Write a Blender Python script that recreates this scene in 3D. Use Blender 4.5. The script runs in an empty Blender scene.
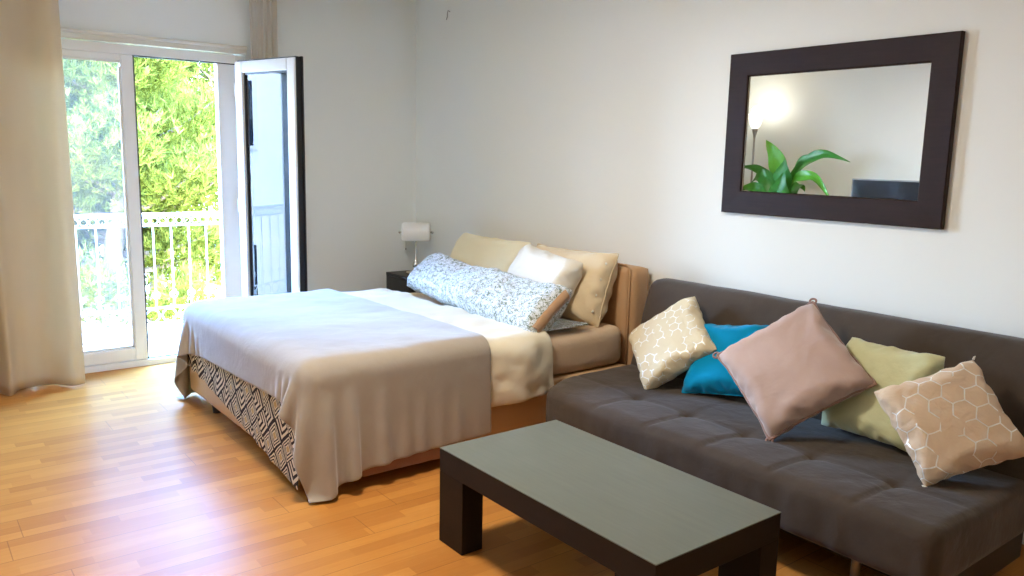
import bpy, bmesh, math, random
import numpy as np
from mathutils import Vector, Matrix, Euler
random.seed(7)
SC = bpy.context.scene
COL = SC.collection
PI = math.pi
R = math.radians

# ------------------------------------------------------------------ node helpers
def new_mat(name):
    m = bpy.data.materials.new(name); m.use_nodes = True
    nt = m.node_tree; nt.nodes.clear()
    out = nt.nodes.new('ShaderNodeOutputMaterial')
    b = nt.nodes.new('ShaderNodeBsdfPrincipled')
    nt.links.new(b.outputs[0], out.inputs[0])
    return m, nt, b, out

class NT:
    """tiny expression helper over a node tree"""
    def __init__(s, nt): s.nt = nt
    def n(s, kind, **kw):
        x = s.nt.nodes.new(kind)
        for k, v in kw.items(): setattr(x, k, v)
        return x
    def link(s, a, b): s.nt.links.new(a, b)
    def put(s, sock, v):
        if hasattr(v, 'is_output'): s.link(v, sock)
        else: sock.default_value = v
    def m(s, op, a, b=None, c=None):
        x = s.n('ShaderNodeMath', operation=op)
        s.put(x.inputs[0], a)
        if b is not None: s.put(x.inputs[1], b)
        if c is not None: s.put(x.inputs[2], c)
        return x.outputs[0]
    def xyz(s, v):
        x = s.n('ShaderNodeSeparateXYZ'); s.link(v, x.inputs[0]); return x.outputs
    def comb(s, x=0., y=0., z=0.):
        c = s.n('ShaderNodeCombineXYZ')
        for i, v in enumerate((x, y, z)): s.put(c.inputs[i], v)
        return c.outputs[0]
    def mapping(s, v, scale=(1, 1, 1), rot=(0, 0, 0), loc=(0, 0, 0)):
        x = s.n('ShaderNodeMapping'); s.link(v, x.inputs[0])
        x.inputs['Scale'].default_value = scale; x.inputs['Rotation'].default_value = rot
        x.inputs['Location'].default_value = loc
        return x.outputs[0]
    def noise(s, v, scale=5., detail=3., rough=.5, dist=0.):
        x = s.n('ShaderNodeTexNoise'); 
        if v is not None: s.link(v, x.inputs['Vector'])
        x.inputs['Scale'].default_value = scale; x.inputs['Detail'].default_value = detail
        x.inputs['Roughness'].default_value = rough; x.inputs['Distortion'].default_value = dist
        return x.outputs['Fac']
    def white(s, v):
        x = s.n('ShaderNodeTexWhiteNoise', noise_dimensions='3D'); s.link(v, x.inputs['Vector']); return x.outputs['Value']
    def ramp(s, f, stops, interp='LINEAR'):
        x = s.n('ShaderNodeValToRGB'); s.link(f, x.inputs[0]); e = x.color_ramp.elements
        x.color_ramp.interpolation = interp
        while len(e) > 1: e.remove(e[-1])
        for i, (p, c) in enumerate(stops):
            k = e[0] if i == 0 else e.new(p)
            k.position = p; k.color = (*c, 1) if len(c) == 3 else c
        return x.outputs[0]
    def mix(s, f, a, b, mode='MIX'):
        x = s.n('ShaderNodeMix', data_type='RGBA', blend_type=mode)
        s.put(x.inputs[0], f)
        for i, v in ((6, a), (7, b)):
            if hasattr(v, 'is_output'): s.link(v, x.inputs[i])
            else: x.inputs[i].default_value = (*v, 1)
        return x.outputs[2]
    def coord(s, which='Object'): return s.n('ShaderNodeTexCoord').outputs[which]
    def uv(s): return s.n('ShaderNodeUVMap').outputs[0]
    def bump(s, h, strength=.3, dist=.01, normal=None):
        x = s.n('ShaderNodeBump'); s.link(h, x.inputs['Height'])
        x.inputs['Strength'].default_value = strength; x.inputs['Distance'].default_value = dist
        if normal is not None: s.link(normal, x.inputs['Normal'])
        return x.outputs[0]

def srgb(r, g, b):
    f = lambda c: (c/255/12.92) if c/255 <= .04045 else ((c/255+.055)/1.055)**2.4
    return (f(r), f(g), f(b))

def simple(name, col, rough=.5, metal=0., spec=.5, bump=None, vary=0., sheen=0., coat=0., vscale=6.):
    m, nt, b, out = new_mat(name); N = NT(nt)
    b.inputs['Roughness'].default_value = rough; b.inputs['Metallic'].default_value = metal
    b.inputs['Specular IOR Level'].default_value = spec
    b.inputs['Sheen Weight'].default_value = sheen; b.inputs['Coat Weight'].default_value = coat
    co = N.coord('Object')
    if vary:
        f = N.noise(co, vscale, 4)
        c = N.mix(f, tuple(x*(1-vary) for x in col), tuple(min(1, x*(1+vary)) for x in col))
        N.link(c, b.inputs['Base Color'])
    else: b.inputs['Base Color'].default_value = (*col, 1)
    if bump:
        sc, st, di = bump
        N.link(N.bump(N.noise(co, sc, 4), st, di), b.inputs['Normal'])
    return m

# ------------------------------------------------------------------ mesh helpers
def link(name, me, m, parent=None):
    o = bpy.data.objects.new(name, me); COL.objects.link(o)
    if m is not None:
        if isinstance(m, (list, tuple)):
            for x in m: me.materials.append(x)
        else: me.materials.append(m)
    if parent is not None: o.parent = parent
    return o
def obj(name, bm, m, parent=None, smooth=False):
    me = bpy.data.meshes.new(name)
    bmesh.ops.recalc_face_normals(bm, faces=bm.faces)
    bm.to_mesh(me); bm.free()
    if smooth:
        for p in me.polygons: p.use_smooth = True
    return link(name, me, m, parent)
def tag(o, label=None, cat=None, group=None, kind=None):
    if label: o['label'] = label
    if cat: o['category'] = cat
    if group: o['group'] = group
    if kind: o['kind'] = kind
    return o
def empty(name, loc, label=None, cat=None, group=None, kind=None, rot=(0, 0, 0)):
    o = bpy.data.objects.new(name, None); COL.objects.link(o); o.location = loc; o.rotation_euler = rot
    o.empty_display_size = .05
    return tag(o, label, cat, group, kind)
def box(bm, x0, x1, y0, y1, z0, z1, bev=0., seg=2):
    v = [bm.verts.new((x, y, z)) for x in (x0, x1) for y in (y0, y1) for z in (z0, z1)]
    fs = [(0, 1, 3, 2), (4, 6, 7, 5), (0, 4, 5, 1), (2, 3, 7, 6), (0, 2, 6, 4), (1, 5, 7, 3)]
    F = [bm.faces.new([v[i] for i in f]) for f in fs]
    if bev:
        ed = list({e for f in F for e in f.edges})
        bmesh.ops.bevel(bm, geom=ed, offset=bev, segments=seg, profile=.5, affect='EDGES')
    return bm
def bx(*a, **k): return box(bmesh.new(), *a, **k)
def tube(bm, pts, rad, seg=10, cap=True):
    pts = [Vector(p) for p in pts]; n = len(pts)
    rads = rad if isinstance(rad, (list, tuple)) else [rad]*n
    rings = []; up = None
    for i, p in enumerate(pts):
        t = (pts[min(i+1, n-1)]-pts[max(i-1, 0)]).normalized()
        if up is None: up = t.orthogonal().normalized()
        else: up = (up-t*up.dot(t)).normalized()
        s = t.cross(up)
        rings.append([bm.verts.new(p+(up*math.cos(a)+s*math.sin(a))*rads[i]) for a in (2*PI*k/seg for k in range(seg))])
    for a, b in zip(rings, rings[1:]):
        for k in range(seg): bm.faces.new((a[k], a[(k+1) % seg], b[(k+1) % seg], b[k]))
    if cap:
        bm.faces.new(rings[0][::-1]); bm.faces.new(rings[-1])
    return bm
def lathe(bm, prof, seg=32, c=(0, 0, 0)):
    rings = []
    for r, z in prof:
        rings.append([bm.verts.new((c[0]+r*math.cos(2*PI*k/seg), c[1]+r*math.sin(2*PI*k/seg), c[2]+z)) for k in range(seg)] if r > 1e-5 else [bm.verts.new((c[0], c[1], c[2]+z))])
    for a, b in zip(rings, rings[1:]):
        for k in range(seg):
            k2 = (k+1) % seg
            if len(a) == 1 and len(b) == 1: continue
            if len(a) == 1: bm.faces.new((a[0], b[k2], b[k]))
            elif len(b) == 1: bm.faces.new((a[k], a[k2], b[0]))
            else: bm.faces.new((a[k], a[k2], b[k2], b[k]))
    return bm
def torus(bm, c, r, rr, axis='x', seg=20, sg=8):
    rings = []
    for i in range(seg):
        a = 2*PI*i/seg; ring = []
        for j in range(sg):
            b = 2*PI*j/sg; d = r+rr*math.cos(b); h = rr*math.sin(b)
            p = {'x': (h, d*math.cos(a), d*math.sin(a)), 'y': (d*math.cos(a), h, d*math.sin(a)), 'z': (d*math.cos(a), d*math.sin(a), h)}[axis]
            ring.append(bm.verts.new((c[0]+p[0], c[1]+p[1], c[2]+p[2])))
        rings.append(ring)
    for i in range(seg):
        A, B = rings[i], rings[(i+1) % seg]
        for j in range(sg): bm.faces.new((A[j], A[(j+1) % sg], B[(j+1) % sg], B[j]))
    return bm
def grid_mesh(name, P, uv=None, flip=False):
    """P (n,m,3) -> mesh"""
    n, m = P.shape[:2]
    idx = np.arange(n*m).reshape(n, m)
    q = np.stack([idx[:-1, :-1], idx[1:, :-1], idx[1:, 1:], idx[:-1, 1:]], -1).reshape(-1, 4)
    if flip: q = q[:, ::-1]
    me = bpy.data.meshes.new(name)
    me.from_pydata(P.reshape(-1, 3).tolist(), [], q.tolist())
    if uv is not None:
        l = me.uv_layers.new(name='UVMap'); U = uv.reshape(-1, 2)
        l.data.foreach_set('uv', U[q.reshape(-1)].astype(np.float32).reshape(-1))
    for p in me.polygons: p.use_smooth = True
    return me
def vnoise(P, scale, seed=0, octaves=3):
    """smooth value noise at points P (...,3)"""
    rng = np.random.RandomState(seed); tab = rng.rand(4096)
    def h(i, j, k): return tab[(i*73856093 ^ j*19349663 ^ k*83492791) & 4095]
    out = np.zeros(P.shape[:-1]); amp = 1; tot = 0
    for o in range(octaves):
        Q = P*scale*(2**o)+o*17.3+100; I = np.floor(Q).astype(np.int64); F = Q-I; F = F*F*(3-2*F); v = 0
        for a in (0, 1):
            for b in (0, 1):
                for c in (0, 1):
                    w = (F[..., 0] if a else 1-F[..., 0])*(F[..., 1] if b else 1-F[..., 1])*(F[..., 2] if c else 1-F[..., 2])
                    v = v+w*h(I[..., 0]+a, I[..., 1]+b, I[..., 2]+c)
        out += amp*(v-.5); tot += amp; amp *= .5
    return out/tot

# ------------------------------------------------------------------ cloth
S_ = slice
def _sat(P, a, b, rest, k):
    A = P[a]; B = P[b]; d = B-A; l = np.sqrt((d*d).sum(-1, keepdims=True))+1e-9
    c = d*((l-rest)/l*.5*k); P[a] = A+c; P[b] = B-c
def constraint_sets(n, m, dx, dy, stretch=1., shear=.5, bend=.15):
    out = []
    for s in (0, 1):
        k = (n-1-s+1)//2
        out.append(((S_(s, s+2*k-1, 2),), (S_(s+1, s+2*k, 2),), dx, stretch))
        k = (m-1-s+1)//2
        out.append(((S_(None), S_(s, s+2*k-1, 2)), (S_(None), S_(s+1, s+2*k, 2)), dy, stretch))
    dg = math.hypot(dx, dy)
    for s in (0, 1):
        k = (n-1-s+1)//2
        a = S_(s, s+2*k-1, 2); b = S_(s+1, s+2*k, 2)
        out.append(((a, S_(0, m-1)), (b, S_(1, m)), dg, shear))
        out.append(((a, S_(1, m)), (b, S_(0, m-1)), dg, shear))
    for s in (0, 1, 2, 3):
        ia = np.array([i for i in range(n-2) if i % 4 == s]); 
        if len(ia): out.append(((ia,), (ia+2,), 2*dx, bend))
        ja = np.array([i for i in range(m-2) if i % 4 == s])
        if len(ja): out.append(((S_(None), ja), (S_(None), ja+2), 2*dy, bend))
    return out
def rbox(P, c, h, r, ofs):
    """push points out of a rounded box; returns P, hit mask"""
    d = P-c; q = np.abs(d)-(h-r)
    qp = np.maximum(q, 0); l = np.sqrt((qp*qp).sum(-1))
    inner = np.minimum(q.max(-1), 0)
    dist = l+inner-r-ofs
    hit = dist < 0
    if not hit.any(): return P, hit
    n = np.where((l > 1e-9)[..., None], qp/(l[..., None]+1e-12), 0)
    ins = (l <= 1e-9)
    if ins.any():
        am = q.argmax(-1); oh = np.eye(3)[am]; n = np.where(ins[..., None], oh, n)
    n = n*np.sign(d+1e-12)
    P = np.where(hit[..., None], P-n*dist[..., None], P)
    return P, hit
def drape(P, dx, dy, collide, steps=260, iters=10, bend=.15, pin=None, damp=.985, g=9.8):
    n, m = P.shape[:2]; cs = constraint_sets(n, m, dx, dy, bend=bend); prev = P.copy(); dt = 1/50; home = P.copy()
    for st in range(steps):
        v = (P-prev)*damp; v = np.clip(v, -.03, .03); prev = P.copy()
        P = P+v; P[..., 2] -= g*dt*dt*.5
        for it in range(iters):
            for a, b, rest, k in cs: _sat(P, a, b, rest, k)
            if pin is not None: P[pin] = home[pin]
        P, hit = collide(P)
        if pin is not None: P[pin] = home[pin]
        mv = P-prev
        prev = np.where(hit[..., None], prev+mv*.6, prev)
        if st > steps*.7: damp = .93
    return P
def pillow_shape(w, h, thick, n=44, m=36, seed=0, crumple=.012, steps=140, pull=1.04, bend=.08, straight=.75):
    """two sewn sheets blown up; returns front sheet F and back sheet B (n,m,3) in X (width) / Z (height), bulging along -Y/+Y"""
    rng = np.random.RandomState(seed)
    W, H = w*pull, h*pull
    dx = W/(n-1); dy = H/(m-1)
    X, Z = np.meshgrid(np.linspace(-W/2, W/2, n), np.linspace(-H/2, H/2, m), indexing='ij')
    base = np.stack([X, np.zeros_like(X), Z], -1)
    u = (X/W*2); v = (Z/H*2); dome = (1-u**4)*(1-v**4)
    nz = vnoise(base+seed*3.1, 14/(w+h), seed, 3)
    F = base.copy(); F[..., 1] = -dome*thick*.3+nz*crumple
    nz2 = vnoise(base+seed*5.7+9, 14/(w+h), seed+5, 3)
    B = base.copy(); B[..., 1] = dome*thick*.3+nz2*crumple
    cs = constraint_sets(n, m, dx, dy, shear=.35, bend=bend)
    rim = np.zeros((n, m), bool); rim[0] = rim[-1] = True; rim[:, 0] = rim[:, -1] = True
    def nrm(P):
        a = np.gradient(P, axis=0); b = np.gradient(P, axis=1); c = np.cross(a, b)
        return c
    pF, pB = F.copy(), B.copy(); target = w*h*thick*.62
    for st in range(steps):
        vol = ((B[..., 1]-F[..., 1])).sum()*dx*dy
        p = max(0., min(1., (target-vol)/target*4))*.0022/(dx*dy)
        vF = (F-pF)*.9; vB = (B-pB)*.9; pF, pB = F.copy(), B.copy()
        nF, nB = nrm(F), nrm(B)
        F = F+vF+nF*p*np.sign(-nF[n//2, m//2, 1])*.9 if True else F
        B = B+vB+nB*p*np.sign(nB[n//2, m//2, 1])*.9
        for it in range(6):
            for a, b, rest, k in cs: _sat(F, a, b, rest, k); _sat(B, a, b, rest, k)
            mid = (F[rim]+B[rim])*.5; F[rim] = mid; B[rim] = mid
    # let the seams run straighter between the corners
    u = np.linspace(0, 1, n)[:, None, None]; v = np.linspace(0, 1, m)[None, :, None]
    c = [[F[0, 0], F[0, -1]], [F[-1, 0], F[-1, -1]]]
    def line(a, b, k): t = np.linspace(0, 1, k)[:, None]; return a*(1-t)+b*t
    d0 = (line(c[0][0], c[0][1], m)-F[0])*straight; d1 = (line(c[1][0], c[1][1], m)-F[-1])*straight
    e0 = (line(c[0][0], c[1][0], n)-F[:, 0])*straight; e1 = (line(c[0][1], c[1][1], n)-F[:, -1])*straight
    D = d0[None]*(1-u)+d1[None]*u+e0[:, None]*(1-v)+e1[:, None]*v
    return F+D, B+D
def pillow_mesh(name, F, B, uvs=1.):
    n, m = F.shape[:2]
    idF = np.arange(n*m).reshape(n, m); rim = np.zeros((n, m), bool); rim[0] = rim[-1] = True; rim[:, 0] = rim[:, -1] = True
    idB = np.full((n, m), -1); idB[rim] = idF[rim]; k = (~rim).sum(); idB[~rim] = n*m+np.arange(k)
    V = np.concatenate([F.reshape(-1, 3), B[~rim]])
    def quads(I): return np.stack([I[:-1, :-1], I[1:, :-1], I[1:, 1:], I[:-1, 1:]], -1).reshape(-1, 4)
    qF = quads(idF); qB = quads(idB)[:, ::-1]; q = np.concatenate([qF, qB])
    me = bpy.data.meshes.new(name); me.from_pydata(V.tolist(), [], q.tolist())
    U, Vv = np.meshgrid(np.linspace(0, 1, n), np.linspace(0, 1, m), indexing='ij'); uv = np.stack([U, Vv], -1).reshape(-1, 2)
    qi = quads(np.arange(n*m).reshape(n, m)); luv = np.concatenate([uv[qi.reshape(-1)], uv[qi[:, ::-1].reshape(-1)]])
    l = me.uv_layers.new(name='UVMap'); l.data.foreach_set('uv', luv.astype(np.float32).reshape(-1))
    for p in me.polygons: p.use_smooth = True
    return me
def rim_points(F):
    return np.concatenate([F[:, 0], F[-1, 1:], F[-2::-1, -1], F[0, -2:0:-1]])
def subsurf(o, lv=1):
    md = o.modifiers.new('Subdivision', 'SUBSURF'); md.levels = lv; md.render_levels = lv
def solidify(o, t, off=-1):
    md = o.modifiers.new('Solidify', 'SOLIDIFY'); md.thickness = t; md.offset = off
def basis(center, Rm, roll=0.):
    """Rm columns: local X, Y, Z axes in world"""
    M = Matrix([[Rm[0][0], Rm[0][1], Rm[0][2], center[0]], [Rm[1][0], Rm[1][1], Rm[1][2], center[1]], [Rm[2][0], Rm[2][1], Rm[2][2], center[2]], [0, 0, 0, 1]])
    return M

# light levels: added ceiling fill W, sun, sky, exposure
P_FILL, P_SUN, P_SKY, P_EXP = 60, 24, 108, .12
# ------------------------------------------------------------------ materials
def mat_wall():
    m, nt, b, out = new_mat('white_wall_paint'); N = NT(nt); co = N.coord('Object')
    c = N.mix(N.noise(co, 1.3, 3), (.85, .875, .84), (.875, .90, .865))
    N.link(c, b.inputs['Base Color']); b.inputs['Roughness'].default_value = .75
    b.inputs['Specular IOR Level'].default_value = .2
    N.link(N.bump(N.noise(co, 90, 3), .08, .004), b.inputs['Normal'])
    return m
def mat_floor():
    m, nt, b, out = new_mat('honey_laminate'); N = NT(nt); co = N.coord('Object'); x, y, z = N.xyz(co)
    # boards 0.195 wide along y, three strips each; strips 0.065 with short staves
    sx = N.m('DIVIDE', x, .065); si = N.m('FLOOR', sx)
    r1 = N.white(N.comb(si, 3.3, 0.)); yy = N.m('ADD', N.m('DIVIDE', y, .46), N.m('MULTIPLY', r1, 7.))
    yi = N.m('FLOOR', yy); rnd = N.white(N.comb(si, yi, 1.7))
    g = N.noise(N.mapping(N.comb(N.m('ADD', x, N.m('MULTIPLY', rnd, 13.)), y, rnd), (34, 2.2, 3)), 1.6, 5, .6, .6)
    g2 = N.noise(N.mapping(co, (120, 5, 1)), 1.5, 3)
    c = N.ramp(rnd, [(0, srgb(170, 107, 44)), (.35, srgb(186, 122, 52)), (.7, srgb(199, 136, 62)), (1, srgb(176, 112, 47))])
    c = N.mix(N.m('MULTIPLY', N.m('SUBTRACT', g, .35), .5), c, srgb(150, 90, 44))
    c = N.mix(N.m('MULTIPLY', g2, .18), c, srgb(226, 170, 108))
    # joints
    bxx = N.m('DIVIDE', x, .195); fx = N.m('ABSOLUTE', N.m('SUBTRACT', N.m('FRACT', bxx), .5))
    e1 = N.m('GREATER_THAN', fx, .491)
    bi = N.m('FLOOR', bxx); by = N.m('ADD', N.m('DIVIDE', y, 1.28), N.m('MULTIPLY', N.white(N.comb(bi, 9.1, 2.)), 5.))
    e2 = N.m('GREATER_THAN', N.m('ABSOLUTE', N.m('SUBTRACT', N.m('FRACT', by), .5)), .4985)
    e = N.m('MAXIMUM', e1, e2)
    c = N.mix(N.m('MULTIPLY', e, .45), c, srgb(96, 52, 26))
    N.link(c, b.inputs['Base Color'])
    b.inputs['Specular IOR Level'].default_value = .06
    N.link(N.m('ADD', .27, N.m('MULTIPLY', g, .12)), b.inputs['Roughness'])
    h = N.m('SUBTRACT', N.m('MULTIPLY', N.noise(N.mapping(co, (9, 1.2, 1)), 1.0, 2), .5), N.m('MULTIPLY', e, .5))
    N.link(N.bump(h, .25, .002), b.inputs['Normal'])
    return m
def mat_fabric(name, col, col2=None, rough=.9, sheen=.3, weave=260., nscale=5., bump=.25, wr=None, sheen_tint=None):
    m, nt, b, out = new_mat(name); N = NT(nt); co = N.coord('Object')
    col2 = col2 or tuple(c*.86 for c in col)
    f = N.noise(co, nscale, 4, .6)
    N.link(N.mix(f, col2, col), b.inputs['Base Color'])
    b.inputs['Roughness'].default_value = rough; b.inputs['Specular IOR Level'].default_value = .15
    b.inputs['Sheen Weight'].default_value = sheen; b.inputs['Sheen Roughness'].default_value = .4
    h = N.noise(co, weave, 2)
    nm = N.bump(h, bump, .002)
    if wr:
        nm = N.bump(N.noise(N.mapping(co, wr[2] if len(wr) > 2 else (1, 1, 1)), wr[0], 3, .55, .4), wr[1], .02, nm)
    N.link(nm, b.inputs['Normal'])
    return m
def mat_hex(name, col, line, scale=9., keep=.5, metal=.9, nscale=4., lw=.47):
    m, nt, b, out = new_mat(name); N = NT(nt); u, v, _ = N.xyz(N.uv())
    px = N.m('MULTIPLY', u, scale); py = N.m('MULTIPLY', v, scale); s3 = 1.7320508
    ax = N.m('SUBTRACT', N.m('FLOORED_MODULO', px, 1.), .5); ay = N.m('SUBTRACT', N.m('FLOORED_MODULO', py, s3), s3/2)
    qx = N.m('SUBTRACT', N.m('FLOORED_MODULO', N.m('SUBTRACT', px, .5), 1.), .5); qy = N.m('SUBTRACT', N.m('FLOORED_MODULO', N.m('SUBTRACT', py, s3/2), s3), s3/2)
    la = N.m('ADD', N.m('MULTIPLY', ax, ax), N.m('MULTIPLY', ay, ay)); lb = N.m('ADD', N.m('MULTIPLY', qx, qx), N.m('MULTIPLY', qy, qy))
    t = N.m('LESS_THAN', la, lb); t1 = N.m('SUBTRACT', 1., t)
    gx = N.m('ABSOLUTE', N.m('ADD', N.m('MULTIPLY', ax, t), N.m('MULTIPLY', qx, t1)))
    gy = N.m('ABSOLUTE', N.m('ADD', N.m('MULTIPLY', ay, t), N.m('MULTIPLY', qy, t1)))
    hd = N.m('MAXIMUM', gx, N.m('ADD', N.m('MULTIPLY', gx, .5), N.m('MULTIPLY', gy, s3/2)))
    ln = N.m('GREATER_THAN', hd, lw)
    msk = N.m('LESS_THAN', N.noise(N.mapping(N.uv(), (1, 1, 1), (0, 0, 0), (3.1, 1.7, 0)), nscale, 1), keep)
    f = N.m('MULTIPLY', ln, msk)
    co = N.coord('Object')
    base = N.mix(N.noise(co, 6, 3), tuple(c*.9 for c in col), col)
    N.link(N.mix(f, base, line), b.inputs['Base Color'])
    N.link(N.m('MULTIPLY', f, metal), b.inputs['Metallic'])
    N.link(N.m('SUBTRACT', .85, N.m('MULTIPLY', f, .55)), b.inputs['Roughness'])
    b.inputs['Sheen Weight'].default_value = .15; b.inputs['Specular IOR Level'].default_value = .3
    nm = N.bump(N.noise(co, 250, 2), .2, .002); nm = N.bump(N.noise(co, 13, 3, .5, .6), .7, .014, nm)
    N.link(nm, b.inputs['Normal'])
    return m
def mat_maze(name):
    """black and sand lines on cream: concentric lozenges and chevrons, cell by cell"""
    m, nt, b, out = new_mat(name); N = NT(nt); uv = N.uv()
    w = N.n('ShaderNodeTexNoise'); N.link(uv, w.inputs['Vector']); w.inputs['Scale'].default_value = 5.
    wx, wy, _ = N.xyz(w.outputs['Color']); u, v, _ = N.xyz(uv)
    u = N.m('ADD', u, N.m('MULTIPLY', wx, .05)); v = N.m('ADD', v, N.m('MULTIPLY', wy, .05))
    a = N.m('MULTIPLY', N.m('ADD', u, v), 6.4); c = N.m('MULTIPLY', N.m('SUBTRACT', u, v), 6.4)
    ia = N.m('FLOOR', a); ic = N.m('FLOOR', c); rnd = N.white(N.comb(ia, ic, 4.)); r2 = N.white(N.comb(ia, ic, 8.))
    fa = N.m('ABSOLUTE', N.m('SUBTRACT', N.m('FRACT', a), .5)); fc = N.m('ABSOLUTE', N.m('SUBTRACT', N.m('FRACT', c), .5))
    sq = N.m('MAXIMUM', fa, fc)                       # concentric squares (lozenges on the cloth)
    la = N.m('FRACT', a); lc = N.m('FRACT', c)
    ch = N.m('MULTIPLY', N.m('MAXIMUM', la, lc), .5)  # chevrons from one corner
    ch2 = N.m('MULTIPLY', N.m('MAXIMUM', N.m('SUBTRACT', 1., la), lc), .5)
    t = N.m('GREATER_THAN', rnd, .45); t2 = N.m('GREATER_THAN', r2, .5)
    cc = N.m('ADD', N.m('MULTIPLY', ch, t2), N.m('MULTIPLY', ch2, N.m('SUBTRACT', 1., t2)))
    d = N.m('ADD', N.m('MULTIPLY', sq, t), N.m('MULTIPLY', cc, N.m('SUBTRACT', 1., t)))
    line = N.m('GREATER_THAN', N.m('FRACT', N.m('MULTIPLY', d, 8.)), .52)
    core = N.m('MULTIPLY', N.m('LESS_THAN', sq, .12), t)
    col = N.mix(line, srgb(226, 214, 190), srgb(52, 46, 48))
    col = N.mix(core, col, srgb(196, 168, 118))
    N.link(col, b.inputs['Base Color']); b.inputs['Roughness'].default_value = .9; b.inputs['Specular IOR Level'].default_value = .15
    co = N.coord('Object'); N.link(N.bump(N.noise(co, 30, 3), .3, .008), b.inputs['Normal'])
    return m
def mat_leafprint(name):
    m, nt, b, out = new_mat(name); N = NT(nt); uv = N.uv(); co = N.mapping(uv, (5.2, 1.6, 1))
    vo = N.n('ShaderNodeTexVoronoi', feature='DISTANCE_TO_EDGE'); N.link(co, vo.inputs['Vector']); vo.inputs['Scale'].default_value = 11.
    f = N.noise(co, 26, 4, .65, 1.2); g = N.noise(co, 9, 2)
    s = N.m('GREATER_THAN', N.m('ADD', f, N.m('MULTIPLY', N.m('SUBTRACT', g, .5), .35)), .555)
    e = N.m('LESS_THAN', vo.outputs['Distance'], .035)
    k = N.m('MAXIMUM', s, N.m('MULTIPLY', e, N.m('GREATER_THAN', g, .46)))
    c = N.mix(k, srgb(214, 220, 226), N.ramp(g, [(.3, srgb(96, 116, 108)), (.6, srgb(120, 128, 96)), (.8, srgb(84, 102, 124))]))
    N.link(c, b.inputs['Base Color']); b.inputs['Roughness'].default_value = .85; b.inputs['Specular IOR Level'].default_value = .2
    b.inputs['Sheen Weight'].default_value = .2
    ob = N.coord('Object')
    N.link(N.bump(N.noise(ob, 20, 4, .6, .8), .8, .014), b.inputs['Normal'])
    return m
def mat_wood_dark(name, col, rough=.4, grain=.25, coat=0.):
    m, nt, b, out = new_mat(name); N = NT(nt); co = N.coord('Object')
    g = N.noise(N.mapping(co, (3, 40, 40)), 1.5, 4, .6, .3)
    N.link(N.mix(g, tuple(c*(1-grain) for c in col), tuple(c*(1+grain) for c in col)), b.inputs['Base Color'])
    N.link(N.m('ADD', rough-.06, N.m('MULTIPLY', N.noise(co, 7, 3), .12)), b.inputs['Roughness'])
    b.inputs['Coat Weight'].default_value = coat; b.inputs['Specular IOR Level'].default_value = .2
    return m
def mat_glass(name, haze=0., tint=(1, 1, 1)):
    m = bpy.data.materials.new(name); m.use_nodes = True; nt = m.node_tree; nt.nodes.clear(); N = NT(nt)
    out = N.n('ShaderNodeOutputMaterial'); tr = N.n('ShaderNodeBsdfTransparent'); gl = N.n('ShaderNodeBsdfGlossy')
    tr.inputs[0].default_value = (*tint, 1); gl.inputs['Roughness'].default_value = .01
    fr = N.n('ShaderNodeFresnel'); fr.inputs[0].default_value = 1.5
    mx = N.n('ShaderNodeMixShader'); N.link(N.m('MINIMUM', N.m('MULTIPLY', fr.outputs[0], 2.6), 1.), mx.inputs[0]); N.link(tr.outputs[0], mx.inputs[1]); N.link(gl.outputs[0], mx.inputs[2])
    last = mx
    if haze:
        tl = N.n('ShaderNodeBsdfTranslucent'); tl.inputs[0].default_value = (1, .95, .80, 1)
        mh = N.n('ShaderNodeMixShader')
        co = N.coord('Object'); N.link(N.m('MULTIPLY', N.m('ADD', .6, N.noise(co, 2.5, 3)), haze), mh.inputs[0])
        N.link(mx.outputs[0], mh.inputs[1]); N.link(tl.outputs[0], mh.inputs[2]); last = mh
    N.link(last.outputs[0], out.inputs[0])
    return m
def mat_curtain(name, col, trans=.35):
    m, nt, b, out = new_mat(name); N = NT(nt); co = N.coord('Object')
    f = N.noise(co, 3, 3); c = N.mix(f, tuple(x*.92 for x in col), col)
    N.link(c, b.inputs['Base Color']); b.inputs['Roughness'].default_value = .85; b.inputs['Specular IOR Level'].default_value = .15
    tl = N.n('ShaderNodeBsdfTranslucent'); N.link(c, tl.inputs[0])
    mx = N.n('ShaderNodeMixShader'); mx.inputs[0].default_value = trans
    N.link(b.outputs[0], mx.inputs[1]); N.link(tl.outputs[0], mx.inputs[2]); N.link(mx.outputs[0], out.inputs[0])
    N.link(N.bump(N.noise(co, 300, 2), .2, .001), b.inputs['Normal'])
    return m
def mat_leaf(name, stops, trans=.35, rough=.5, spec=.5):
    m, nt, b, out = new_mat(name); N = NT(nt)
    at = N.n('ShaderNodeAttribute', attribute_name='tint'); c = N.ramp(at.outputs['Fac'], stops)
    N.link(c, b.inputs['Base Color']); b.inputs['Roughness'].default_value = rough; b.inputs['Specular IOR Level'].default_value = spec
    tl = N.n('ShaderNodeBsdfTranslucent'); N.link(c, tl.inputs[0])
    mx = N.n('ShaderNodeMixShader'); mx.inputs[0].default_value = trans
    N.link(b.outputs[0], mx.inputs[1]); N.link(tl.outputs[0], mx.inputs[2]); N.link(mx.outputs[0], out.inputs[0])
    return m
def emit(name, col, s):
    m, nt, b, out = new_mat(name); b.inputs['Base Color'].default_value = (*col, 1)
    b.inputs['Emission Color'].default_value = (*col, 1); b.inputs['Emission Strength'].default_value = s
    return m
M = {}
M['wall'] = mat_wall()
M['ceiling'] = simple('ceiling_paint', (.86, .86, .84), .8, bump=(60, .05, .003))
M['floor'] = mat_floor()
M['pvc'] = simple('white_pvc', (.82, .82, .80), .35, vary=.02)
M['gasket'] = simple('black_gasket', (.012, .012, .014), .5, bump=(80, .1, .001))
M['glass'] = mat_glass('clear_glass')
M['glass_hazy'] = mat_glass('hazy_glass', .012)  # pane with a faint warm off-white haze, uneven by noise
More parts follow.
